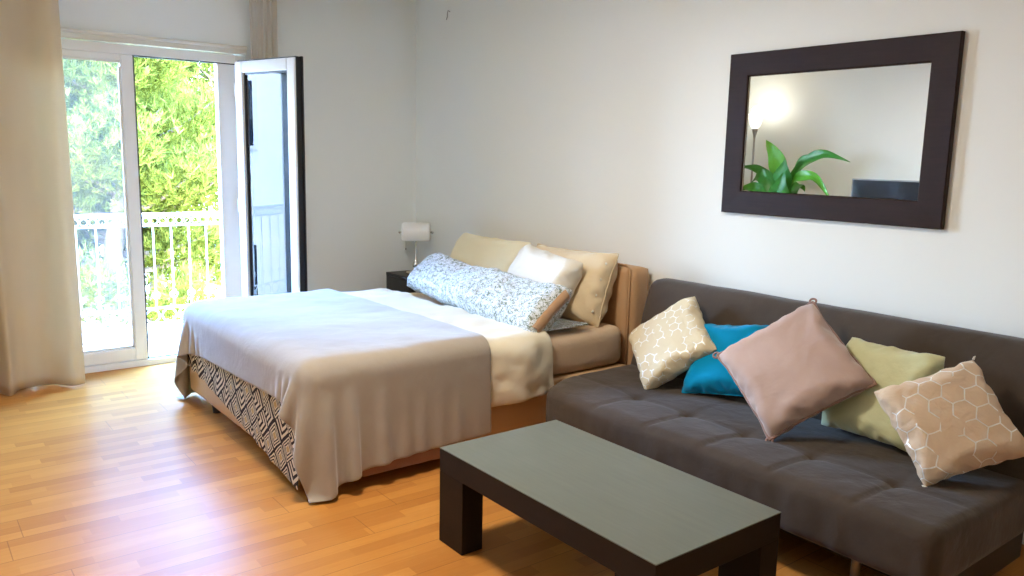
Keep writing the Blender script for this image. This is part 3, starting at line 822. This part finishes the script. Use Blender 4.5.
for zz in (-.14, -.05, .05, .14):
    i = int(F.shape[0]*.93); j = int((zz/.46+.5)*F.shape[1]); bm = bmesh.new(); p = F[i, j]
    lathe(bm, [(0, -.003), (.008, -.002), (.009, .002), (0, .003)], 12); bmesh.ops.rotate(bm, verts=bm.verts, matrix=Matrix.Rotation(PI/2, 3, 'X')); bmesh.ops.translate(bm, verts=bm.verts, vec=(p[0], p[1]-.002, p[2]))
    obj('button', bm, M['p_white'], pb, True)
pillow('pillow', .60, .42, .15, M['p_white'], (2.33, -.50, .80), lean(28, -3, 6), 'white pillow propped in front of the beige buttoned pillow', 'pillow', 'bed pillows', 43, crumple=.02, pull=1.06)
# folded printed duvet lying along the pillows
def twist(P):
    P = P.copy(); u = P[..., 0]/.74
    a = np.radians(-8)*u; 
    y, z = P[..., 1].copy(), P[..., 2].copy()
    ca, sa = np.cos(-a), np.sin(-a)
    P[..., 1] = y*ca-z*sa; P[..., 2] = y*sa+z*ca
    sh = np.clip((-u-.30)/.5, 0, 1); sh = sh*sh*(3-2*sh); P[..., 2] = -.26+(P[..., 2]+.26)*(.70-.08*sh)
    th = sh*R(24); y, z = P[..., 1].copy(), P[..., 2]+.26; P[..., 1] = y*np.cos(th)-z*np.sin(th); P[..., 2] = -.26+z*np.cos(th)+y*np.sin(th)+sh*.02
    P[..., 1] += -.03*np.cos(u*PI*1.5)*.5
    P += (vnoise(P*np.array([1, 1, .5]), 11, 55, 3)*.045)[..., None]*np.array([0, -1., .2])
    return P
Xq = Vector((2.76-1.14, -.80+.70, -.015)).normalized()
tq = R(27)
Yq0 = Vector((-Xq.y, Xq.x, 0)).normalized()
Zq = (Yq0*math.cos(tq)+Vector((0, 0, 1))*math.sin(tq)).normalized(); Yq = Zq.cross(Xq).normalized()
Rq = Matrix((Xq, Yq, Zq)).transposed()
qd, F, B = pillow('folded_duvet', 1.41, .52, .15, M['print'], (2.105, -.70, .755), Rq, 'leaf-print folded duvet lying in front of the bed pillows', 'duvet', None, 51, 96, 40, .03, None, 1.05, twist, 1)
# tan lining shown at its open end, and the lower fold on the sheet
bm = bmesh.new()
n, mm = F.shape[:2]
rows = [(.0, 0), (.35, .010), (.7, .010), (1., 0)]
vs = []
for j in range(5, mm-5):
    pf = F[n-4, j]; pb_ = B[n-4, j]; pr_ = F[n-1, j]
    vs.append([bm.verts.new(pr_+(pf-pr_)*a*(1 if a < .5 else 1)+np.array([.006+b, 0, 0])) for a, b in ((.85, -.003), (.4, .004), (0, .007))]+[bm.verts.new(pr_+(pb_-pr_)*.6+np.array([.004, 0, 0]))])
for a, b in zip(vs, vs[1:]):
    for k in range(3): bm.faces.new((a[k], a[k+1], b[k+1], b[k]))
o = obj('lining_edge', bm, M['lining'], qd, True); solidify(o, .004, 0)
P, dx, dy, uv = cloth_rect(2.35, 2.80, -.86, -.52, .02, .62)
P[..., 2] = .596+.010*vnoise(P, 9, 3, 2)+.012*np.clip((P[..., 0]-2.6)/.2, 0, 1); P[..., 1] += .04*(P[..., 0]-2.5)
me = grid_mesh('lower_fold', P, uv*1.6); o = link('lower_fold', me, M['print'], qd); o.matrix_parent_inverse = qd.matrix_basis.inverted(); solidify(o, .014, 1); subsurf(o, 1)

# ------------------------------------------------------------------ nightstand and lamp
ns = empty('nightstand', (.35, -.2, 0), 'black nightstand in the corner behind the bed', 'nightstand')
nc = lambda name, bm, m=M['black'], sm=False, parent=ns: world_child(name, bm, m, parent, sm)
NX0, NX1, NY0, NY1, NZ = .15, .56, -.38, -.02, .58
nc('top', bx(NX0, NX1, NY0, NY1, NZ-.025, NZ, .003))
bm = bmesh.new(); box(bm, NX0, NX0+.02, NY0+.004, NY1, .0, NZ-.025); box(bm, NX1-.02, NX1, NY0+.004, NY1, 0, NZ-.025); box(bm, NX0+.02, NX1-.02, NY1-.015, NY1, .05, NZ-.025); box(bm, NX0+.02, NX1-.02, NY0+.02, NY1-.015, .05, .07)
nc('carcass', bm)
for i, (z0, z1) in enumerate(((.08, .305), (.315, .55))):
    d = nc('drawer', bx(NX0+.022, NX1-.022, NY0, NY0+.3, z0, z1, .003))
    bm = bmesh.new(); lathe(bm, [(0, 0), (.006, 0), (.006, .012), (.014, .018), (.012, .026), (0, .028)], 16)
    bmesh.ops.rotate(bm, verts=bm.verts, matrix=Matrix.Rotation(PI/2, 3, 'X')); bmesh.ops.translate(bm, verts=bm.verts, vec=((NX0+NX1)/2, NY0, (z0+z1)/2))
    k = obj('knob', bm, M['chrome'], d, True); k.matrix_parent_inverse = (ns.matrix_basis).inverted() @ Matrix() if False else Matrix()
    k.location = (0, 0, 0); k.matrix_parent_inverse = Matrix.Identity(4)
LX, LY = .34, -.20
lamp = empty('banker_lamp', (LX, LY, NZ), 'white-shaded banker lamp on the black nightstand', 'lamp', rot=(0, 0, R(55)))
bm = bmesh.new(); lathe(bm, [(0, 0), (.082, 0), (.085, .006), (.08, .014), (.05, .022), (.02, .03), (.012, .036), (0, .036)], 32); obj('base', bm, M['chrome'], lamp, True)
bm = bmesh.new(); lathe(bm, [(.008, .03), (.014, .045), (.028, .06), (.03, .075), (.022, .095), (.011, .115), (.008, .14), (.0065, .17), (.0065, .34), (0, .345)], 24); obj('stem', bm, M['chrome'], lamp, True)
bm = bmesh.new(); n = 20; L = .115
prof = [(.07*math.cos(a), .088*math.sin(a)) for a in np.linspace(R(-42), R(222), n)]
sec = [(-L, .9), (-L+.012, 1.), (L-.012, 1.), (L, .9)]
rings = [[bm.verts.new((x, p[0]*s, .338+p[1]*s)) for p in prof] for x, s in sec]
for a, b in zip(rings, rings[1:]):
    for k in range(n-1): bm.faces.new((a[k], a[k+1], b[k+1], b[k]))
bm.faces.new(rings[0]); bm.faces.new(rings[-1][::-1])
o = obj('lamp_shade', bm, M['milkglass'], lamp); solidify(o, .004, 0)
for s in (-1, 1):
    bm = bmesh.new(); lathe(bm, [(0, 0), (.007, 0), (.007, .012), (.012, .016), (.012, .024), (.004, .032), (0, .034)], 14)
    bmesh.ops.rotate(bm, verts=bm.verts, matrix=Matrix.Rotation(s*PI/2, 3, 'Y')); bmesh.ops.translate(bm, verts=bm.verts, vec=(s*L, 0, .345)); obj('finial', bm, M['chrome'], lamp, True)
bm = bmesh.new(); tube(bm, [(-.085, 0, .31), (-.085, 0, .22)], .0012, 6); lathe(bm, [(0, -.012), (.005, -.008), (.005, .006), (0, .012)], 10, (-.085, 0, .205)); obj('pull_chain', bm, M['steel'], lamp, True)

# ------------------------------------------------------------------ sofa bed
SX0, SX1 = 2.99, 5.085
sofa = empty('sofa_bed', (4.04, -.6, 0), 'charcoal suede click-clack sofa bed along the back wall', 'sofa')
sc_ = lambda name, bm, m=M['suede'], sm=True: world_child(name, bm, m, sofa, sm)
SE = [3.475, 3.80, 4.12, 4.445, 4.785]
def tuft(P, Nn):
    up = np.clip(Nn[:, 2], 0, 1)
    x, y = P[:, 0], P[:, 1]; dz = np.zeros(len(P))
    ry = -.80
    for xs in SE:
        fr = np.clip((ry+.005-y)/.02, 0, 1)
        dz -= .010*np.exp(-((x-xs)/.012)**2)*(.3+.7*fr)*np.clip((y+1.12)/.03, 0, 1)
        dz -= .012*np.exp(-((x-xs)**2+(y-ry)**2)/(2*.022**2))
        dz -= .012*np.exp(-((x-xs)**2+(y-ry)**2)/(2*.07**2))
    dz -= .005*np.exp(-((y-ry)/.012)**2)
    dz += .003*np.sin(np.clip((y+1.12)/(.32), 0, 1)*PI)
    dz += vnoise(P, 5, 12, 3)*.014
    P[:, 2] += dz*up
    fr = np.clip(-Nn[:, 1], 0, 1)
    P[:, 1] += fr*(vnoise(P*np.array([1, 1, .25]), 16, 14, 2)*.012-.006*np.sin((P[:, 2]-.19)/.22*PI))
    # rounded plan corners
    d = np.clip((SX0+.30-x)/.30, 0, 1)*np.clip((-.72-y)/.4, 0, 1); P[:, 0] += .19*d*d*np.clip(1-(x-SX0)/.3, 0, 1)
    d = np.clip((SX0+.25-x)/.25, 0, 1)*np.clip((-.80-y)/.32, 0, 1); P[:, 1] += .03*d*d
    return P
sc_('seat', rblock(SX0, SX1, -1.115, -.30, .185, .405, .045, .0165, tuft))
def leanback(P, Nn):
    k = np.clip((P[:, 2]-.36), 0, 1)
    P = P+Nn*(vnoise(P, 4, 22, 3)*.012)[:, None]
    P[:, 1] += k*.40; P[:, 0] -= .05*np.clip((SX0+.12-P[:, 0])/.12, 0, 1)*k/.5*1.
    return P
sc_('backrest', rblock(SX0, SX1, -.395, -.245, .30, .885, .055, .022, leanback))
sc_('under_frame', bx(SX0+.06, SX1-.03, -.88, -.30, .07, .19, .006), M['black'], False)
for (x, y, s) in ((3.25, -.95, -1), (4.745, -.95, 1), (3.25, -.42, -1), (4.745, -.42, 1)):
    bm = bmesh.new(); tube(bm, [(x, y, .19), (x-.035*s*.6, y+.02, .0)], [.022, .015], 12); sc_('leg', bm, M['steel'])

# ------------------------------------------------------------------ sofa cushions
def cush(name, s, thick, m, c, Rm, label, seed, rotpat=False, **k):
    return pillow(name, s, s, thick, m, c, Matrix.Rotation(R(k.pop('yaw', 0)), 3, 'Z') @ Matrix(Rm) @ Matrix.Rotation(R(k.pop('roll', 0)), 3, 'Y'), label, 'cushion', 'sofa cushions', seed, 44, 44, **k)
cush('cushion', .415, .11, M['hexcream'], (3.40, -.49, .622), [[0.745, 0.058, 0.664], [-0.466, 0.758, 0.457], [-0.476, -0.65, 0.592]], 'cream foil-patterned cushion standing on one corner, nearest the bed', 61, crumple=.025, pull=1.09)
cush('cushion', .385, .12, M['teal'], (3.70, -.42, .585), [[0.931, -0.244, -0.272], [0.352, 0.796, 0.492], [0.096, -0.554, 0.827]], 'bright teal cushion behind the mauve one', 62, crumple=.02, pull=1.07, piping=(M['teal'], .004))
cm, F, B = cush('cushion', .475, .15, M['mauve'], (4.19, -.60, .675), [[0.801, -0.354, 0.484], [-0.13, 0.686, 0.716], [-0.585, -0.636, 0.503]], 'large mauve cushion with piped edges balanced on one corner', 63, yaw=-12, roll=-4, crumple=.02, pull=1.09, piping=(M['mauve_t'], .0065))
for (i, j) in ((0, -1), (-1, 0), (0, 0)):
    p = F[i, j]; bm = bmesh.new(); torus(bm, (p[0]*1.01, p[1], p[2]*1.01), .014, .005, 'y', 14, 6); obj('corner_loop', bm, M['mauve_t'], cm, True)
cush('cushion', .425, .14, M['plush'], (4.493, -.405, .612), [[0.998, 0.05, 0.024], [-0.056, 0.902, 0.429], [-0.0, -0.429, 0.903]], 'pale green plush cushion between the mauve and beige ones', 64, crumple=.012, pull=1.07)
cb, F, B = cush('cushion', .395, .13, M['hexbeige'], (4.848, -.56, .61), [[0.67, -0.448, 0.592], [-0.198, 0.66, 0.724], [-0.716, -0.602, 0.353]], 'beige foil-patterned cushion at the far end from the bed', 65, crumple=.02, pull=1.09)
p = F[-1, 0]; bm = bmesh.new(); tube(bm, [p*.98, p*1.01, p*1.035], [.012, .010, .005], 8); obj('corner_tip', bm, M['p_white'], cb, True)
p = F[0, -1]; bm = bmesh.new(); tube(bm, [p*.99, p*1.03, p*1.06+np.array([.004, 0, 0])], [.005, .004, .002], 6); obj('corner_tip', bm, M['p_white'], cb, True)

# ------------------------------------------------------------------ coffee table
ct = empty('coffee_table', (4.1, -1.68, 0), 'dark espresso block-legged coffee table in front of the sofa', 'table')
tc = lambda name, bm, m: world_child(name, bm, m, ct)
TX0, TX1, TY0, TY1, TZ = 3.518, 4.684, -1.995, -1.374, .40
tc('tabletop', bx(TX0, TX1, TY0, TY1, TZ-.004, TZ, .0015), M['tabletop'])
tc('apron', bx(TX0+.001, TX1-.001, TY0+.001, TY1-.001, TZ-.098, TZ-.004, .002), M['espresso'])
for x in (TX0+.001, TX1-.166):
    for y in (TY0+.001, TY1-.101): tc('leg', bx(x, x+.165, y, y+.10, 0, TZ-.098, .002), M['espresso'])

# ------------------------------------------------------------------ mirror
mx0, mx1, mz0, mz1 = 3.315, 4.5025, 1.290, 2.132; fw = .118
mr = empty('wall_mirror', ((mx0+mx1)/2, 0, mz0), 'rectangular mirror in a wide dark wood frame above the sofa', 'mirror')
def bevel_frame(x0, x1, z0, z1, w, yb, yf, yi):
    """mitred picture frame, front face sloping in from yf (outer) to yi (inner)"""
    bm = bmesh.new()
    def ring(dx, y): return [bm.verts.new(p) for p in ((x0+dx, y, z0+dx), (x1-dx, y, z0+dx), (x1-dx, y, z1-dx), (x0+dx, y, z1-dx))]
    rs = [ring(0, yb), ring(0, yf+.004), ring(.004, yf), ring(w-.004, yi), ring(w, yi+.003), ring(w, yb)]
    for a, b in zip(rs, rs[1:]+rs[:1]):
        for k in range(4): bm.faces.new((a[k], a[(k+1) % 4], b[(k+1) % 4], b[k]))
    return bm
mc = lambda name, bm, m: world_child(name, bm, m, mr)
mc('frame', bevel_frame(mx0, mx1, mz0, mz1, fw, -.002, -.034, -.030), M['frame'])
mc('mirror_glass', bx(mx0+fw-.01, mx1-fw+.01, -.016, -.010, mz0+fw-.01, mz1-fw+.01), M['mirror'])
mc('glass_edge', bevel_frame(mx0+fw-.001, mx1-fw+.001, mz0+fw-.001, mz1-fw+.001, .005, -.016, -.021, -.018), M['chrome'])
# ------------------------------------------------------------------ far side of the room, seen in the mirror
FLX, FLY = .43, -4.25
fl = empty('floor_lamp', (FLX, FLY, 0), 'slim lit floor lamp with a white bowl shade seen in the mirror', 'lamp')
bm = bmesh.new(); lathe(bm, [(0, 0), (.13, 0), (.135, .012), (.10, .022), (.018, .034), (0, .034)], 32); obj('base', bm, M['steel'], fl, True)
bm = bmesh.new(); tube(bm, [(0, 0, .03), (0, 0, 1.90)], .0115, 12); obj('pole', bm, M['steel'], fl, True)
bm = bmesh.new(); lathe(bm, [(.012, 1.84), (.016, 1.87), (.03, 1.92), (.034, 1.945), (0, 1.945)], 20); obj('socket', bm, M['steel'], fl, True)
bm = bmesh.new(); lathe(bm, [(.03, 1.945), (.055, 1.98), (.072, 2.04), (.082, 2.11), (.078, 2.11), (.066, 2.04), (.05, 1.985), (.0, 1.955)], 32)
obj('lamp_shade', bm, emit('glowing_bowl_glass', (1, .97, .92), 1.3), fl, True)
def add_light(name, kind, loc, energy, col, size=.1, parent=None, rot=(0, 0, 0), **kw):
    l = bpy.data.lights.new(name, kind); l.energy = energy; l.color = col
    if kind == 'POINT': l.shadow_soft_size = size
    if kind == 'AREA': l.size = size
    for k, v in kw.items(): setattr(l, k, v)
    o = bpy.data.objects.new(name, l); COL.objects.link(o); o.location = loc; o.rotation_euler = rot
    if parent: o.parent = parent
    return o
add_light('bulb_light', 'POINT', (0, 0, 2.14), 5.5, (1, .93, .82), .05, fl)

def leaf_mesh(name, pts, w0, tint, fold=.25, seed=0):
    rng = np.random.RandomState(seed); pts = np.array(pts, float); w = w0*1.15
    # resample a smooth spine
    n = 18; t = np.linspace(0, len(pts)-1, n); sp = np.stack([np.interp(t, range(len(pts)), pts[:, k]) for k in range(3)], 1)
    for _ in range(3): sp[1:-1] = (sp[:-2]+2*sp[1:-1]+sp[2:])/4
    V = []; m = 7
    d = np.gradient(sp, axis=0); d /= np.linalg.norm(d, axis=1, keepdims=True)
    side0 = np.cross(d[n//2], [.1, 1., .45]); 
    if np.linalg.norm(side0) < .3: side0 = np.array([1., .0, .3])
    for i in range(n):
        u = i/(n-1); ww = w*(math.sin(PI*min(1, u*.98+.02)**.75))**.9*(1 if u < .97 else .4)
        s = side0-d[i]*np.dot(side0, d[i]); s /= np.linalg.norm(s); nn = np.cross(s, d[i]); nn = nn if nn[2] > 0 else -nn
        for j in range(m):
            q = (j/(m-1)-.5)*2; V.append(sp[i]+s*q*ww+nn*(abs(q)*ww*fold+.012*math.sin(u*14+q*2+seed)*abs(q)))
    me = grid_mesh(name, np.array(V).reshape(n, m, 3)); me.attributes.new('tint', 'FLOAT', 'FACE').data.foreach_set('value', np.clip(tint+rng.normal(0, .04, (n-1)*(m-1)), 0, 1).astype(np.float32))
    return me
PX, PY, PZ = .95, -4.02, .86
pl = empty('potted_plant', (PX, PY, .6), 'broad-leaved green potted plant seen in the mirror', 'plant')
def pc(name, bm, m, sm=True): return world_child(name, bm, m, pl, sm)
bm = bmesh.new(); lathe(bm, [(0, 0), (.10, 0), (.115, .04), (.14, .24), (.148, .26), (.138, .26), (.128, .24), (0, .235)], 32, (PX, PY, .60)); pc('pot', bm, M['pot'])
bm = bmesh.new(); lathe(bm, [(0, .238), (.129, .238), (0, .242)], 24, (PX, PY, .60)); pc('soil', bm, M['soil'], False)
LV = [  # base point (x,z offset), spine in x,z (world) and y offset, width, tint
    ([(.97, 0, 1.20), (.93, .02, 1.50), (.86, .03, 1.66), (.76, .06, 1.80)], .085, .95),
    ([(.93, .02, 1.25), (.80, .03, 1.42), (.62, .02, 1.50), (.34, .02, 1.51)], .045, .35),
    ([(.95, .10, 1.20), (.86, .11, 1.38), (.74, .12, 1.42), (.60, .12, 1.26)], .075, .45),
    ([(.90, .13, 1.05), (.80, .15, 1.26), (.66, .16, 1.30), (.44, .17, 1.22)], .055, .6),
    ([(.98, -.02, 1.20), (1.12, -.03, 1.52), (1.38, -.04, 1.68), (1.70, -.04, 1.58)], .055, .35),
    ([(.98, -.06, 1.20), (1.10, -.07, 1.55), (1.22, -.08, 1.62), (1.36, -.1, 1.64)], .05, .4),
    ([(1.0, .03, 1.15), (1.16, .05, 1.42), (1.38, .06, 1.44), (1.58, .06, 1.20)], .05, .75),
    ([(.97, .08, 1.0), (1.0, .1, 1.30), (1.02, .11, 1.45), (1.06, .12, 1.60)], .11, .35),
    ([(.96, .12, .95), (1.0, .16, 1.16), (1.05, .18, 1.30), (1.10, .19, 1.46)], .12, .3),
    ([(.94, .05, 1.0), (.92, .08, 1.22), (.88, .1, 1.34), (.83, .12, 1.40)], .07, .5),
    ([(.95, -.1, 1.0), (.95, -.2, 1.25), (.97, -.3, 1.35), (1.0, -.38, 1.25)], .07, .5),
]
for i, (sp, w, tn) in enumerate(LV):
    pts = [(x+.03, PY+dy, z+.01) for x, dy, z in sp]
    me = leaf_mesh('leaf', pts, w, tn, .22, i); o = link('leaf', me, M['plant'], pl); o.matrix_parent_inverse = pl.matrix_basis.inverted()
    b = pts[0]; bm = bmesh.new(); tube(bm, [(PX+(b[0]-PX)*.3, PY+(b[1]-PY)*.3, .845), ((PX+b[0])/2, (PY+b[1])/2, (.845+b[2])/2+.01), b, tuple(np.array(b)+(np.array(pts[1])-np.array(b))*.3)], [.010, .008, .006, .003], 8); pc('stalk', bm, M['stem'])
st = empty('plant_stand', (PX, PY, 0), 'small round stand under the potted plant', 'stand')
bm = bmesh.new(); lathe(bm, [(0, .57), (.16, .57), (.165, .585), (.16, .60), (0, .60)], 32, (PX, PY, 0)); world_child('top', bm, M['espresso'], st, True)
for k in range(3):
    a = 2*PI*k/3; bm = bmesh.new(); tube(bm, [(PX+.11*math.cos(a), PY+.11*math.sin(a), .572), (PX+.16*math.cos(a), PY+.16*math.sin(a), 0)], [.016, .011], 10); world_child('leg', bm, M['espresso'], st, True)
tv = empty('television', (2.2, -4.28, .66), 'black flat television seen in the mirror', 'television')
bm = bx(1.648, 2.75, -4.30, -4.265, .80, 1.425, .004); world_child('body', bm, M['greyplastic'], tv)
world_child('screen', bx(1.664, 2.735, -4.266, -4.262, .82, 1.412), M['screen'], tv)
bm = bmesh.new(); box(bm, 2.0, 2.4, -4.36, -4.18, .66, .675, .003); box(bm, 2.14, 2.26, -4.31, -4.285, .675, .82); world_child('stand', bm, M['greyplastic'], tv)
cn = empty('tv_console', (2.2, -4.3, 0), 'low white console under the television', 'cabinet')
cc = lambda name, bm, m=M['cabinet'], parent=cn: world_child(name, bm, m, parent)
bm = bmesh.new(); box(bm, 1.45, 2.95, -4.52, -4.12, .12, .64, .004); cc('body', bm); cc('top', bx(1.43, 2.97, -4.53, -4.10, .64, .66, .003))
for i in range(3):
    x0 = 1.46+i*.495; d = cc('door', bx(x0+.004, x0+.486, -4.12, -4.102, .13, .63, .003))
    k = obj('handle', bx(x0+.2, x0+.29, -4.10, -4.085, .55, .56, .002), M['steel'], d)
for x in (1.5, 2.9):
    for y in (-4.47, -4.17): cc('leg', bx(x-.02, x+.02, y-.02, y+.02, 0, .12, .002))
# unseen ceiling lamp, added as warm fill for the interior
cl = empty('added_fill_lamp', (3.3, -2.4, ZC), 'unseen round ceiling fill lamp added in the middle of the room', 'lamp')
bm = bmesh.new(); lathe(bm, [(0, 0), (.20, 0), (.20, -.02), (0, -.02)], 40); obj('mount', bm, M['pvc'], cl, True)
bm = bmesh.new(); lathe(bm, [(.22, -.02), (.235, -.04), (.22, -.075), (.15, -.11), (0, -.125)], 40); obj('diffuser', bm, emit('fill_lamp_glow', (1, .90, .76), 4.), cl, True)
add_light('added_fill_light', 'AREA', (0, 0, -.135), P_FILL, (1, .90, .77), .44, cl, (0, 0, 0), shape='DISK')

# ------------------------------------------------------------------ daylight
sun = add_light('sun', 'SUN', (0, 0, 8), P_SUN, (1, .94, .82), angle=R(.6))
d = Vector((.08, -.42, -.90)); sun.rotation_euler = d.to_track_quat('-Z', 'Y').to_euler()
w = bpy.data.worlds.new('sky'); SC.world = w; w.use_nodes = True; nt = w.node_tree; nt.nodes.clear(); N = NT(nt)
out = N.n('ShaderNodeOutputWorld'); bg = N.n('ShaderNodeBackground'); tc_ = N.n('ShaderNodeTexCoord')
z = N.xyz(tc_.outputs['Generated'])[2]
c = N.ramp(z, [(0, (.72, .84, 1)), (.15, (.46, .70, 1)), (.45, (.17, .42, 1)), (1, (.12, .35, .95))])
N.link(c, bg.inputs[0]); bg.inputs[1].default_value = P_SKY; N.link(bg.outputs[0], out.inputs[0])
pt = add_light('sky_portal', 'AREA', (-.1, (DY0+DY1)/2, 1.13), 1, (1, 1, 1), 1.45, None, (0, -PI/2, 0), shape='RECTANGLE'); pt.data.size = 2.15; pt.data.size_y = 1.45; pt.data.cycles.is_portal = True
SC.view_settings.view_transform = 'Standard'; SC.view_settings.look = 'None'; SC.view_settings.gamma = 1; SC.view_settings.use_curve_mapping = False
SC.view_settings.exposure = P_EXP
SC.cycles.max_bounces = 10; SC.cycles.diffuse_bounces = 6; SC.cycles.transparent_max_bounces = 12; SC.cycles.sample_clamp_indirect = 8; SC.cycles.caustics_reflective = False; SC.cycles.caustics_refractive = False
SC.cycles.use_denoising = True
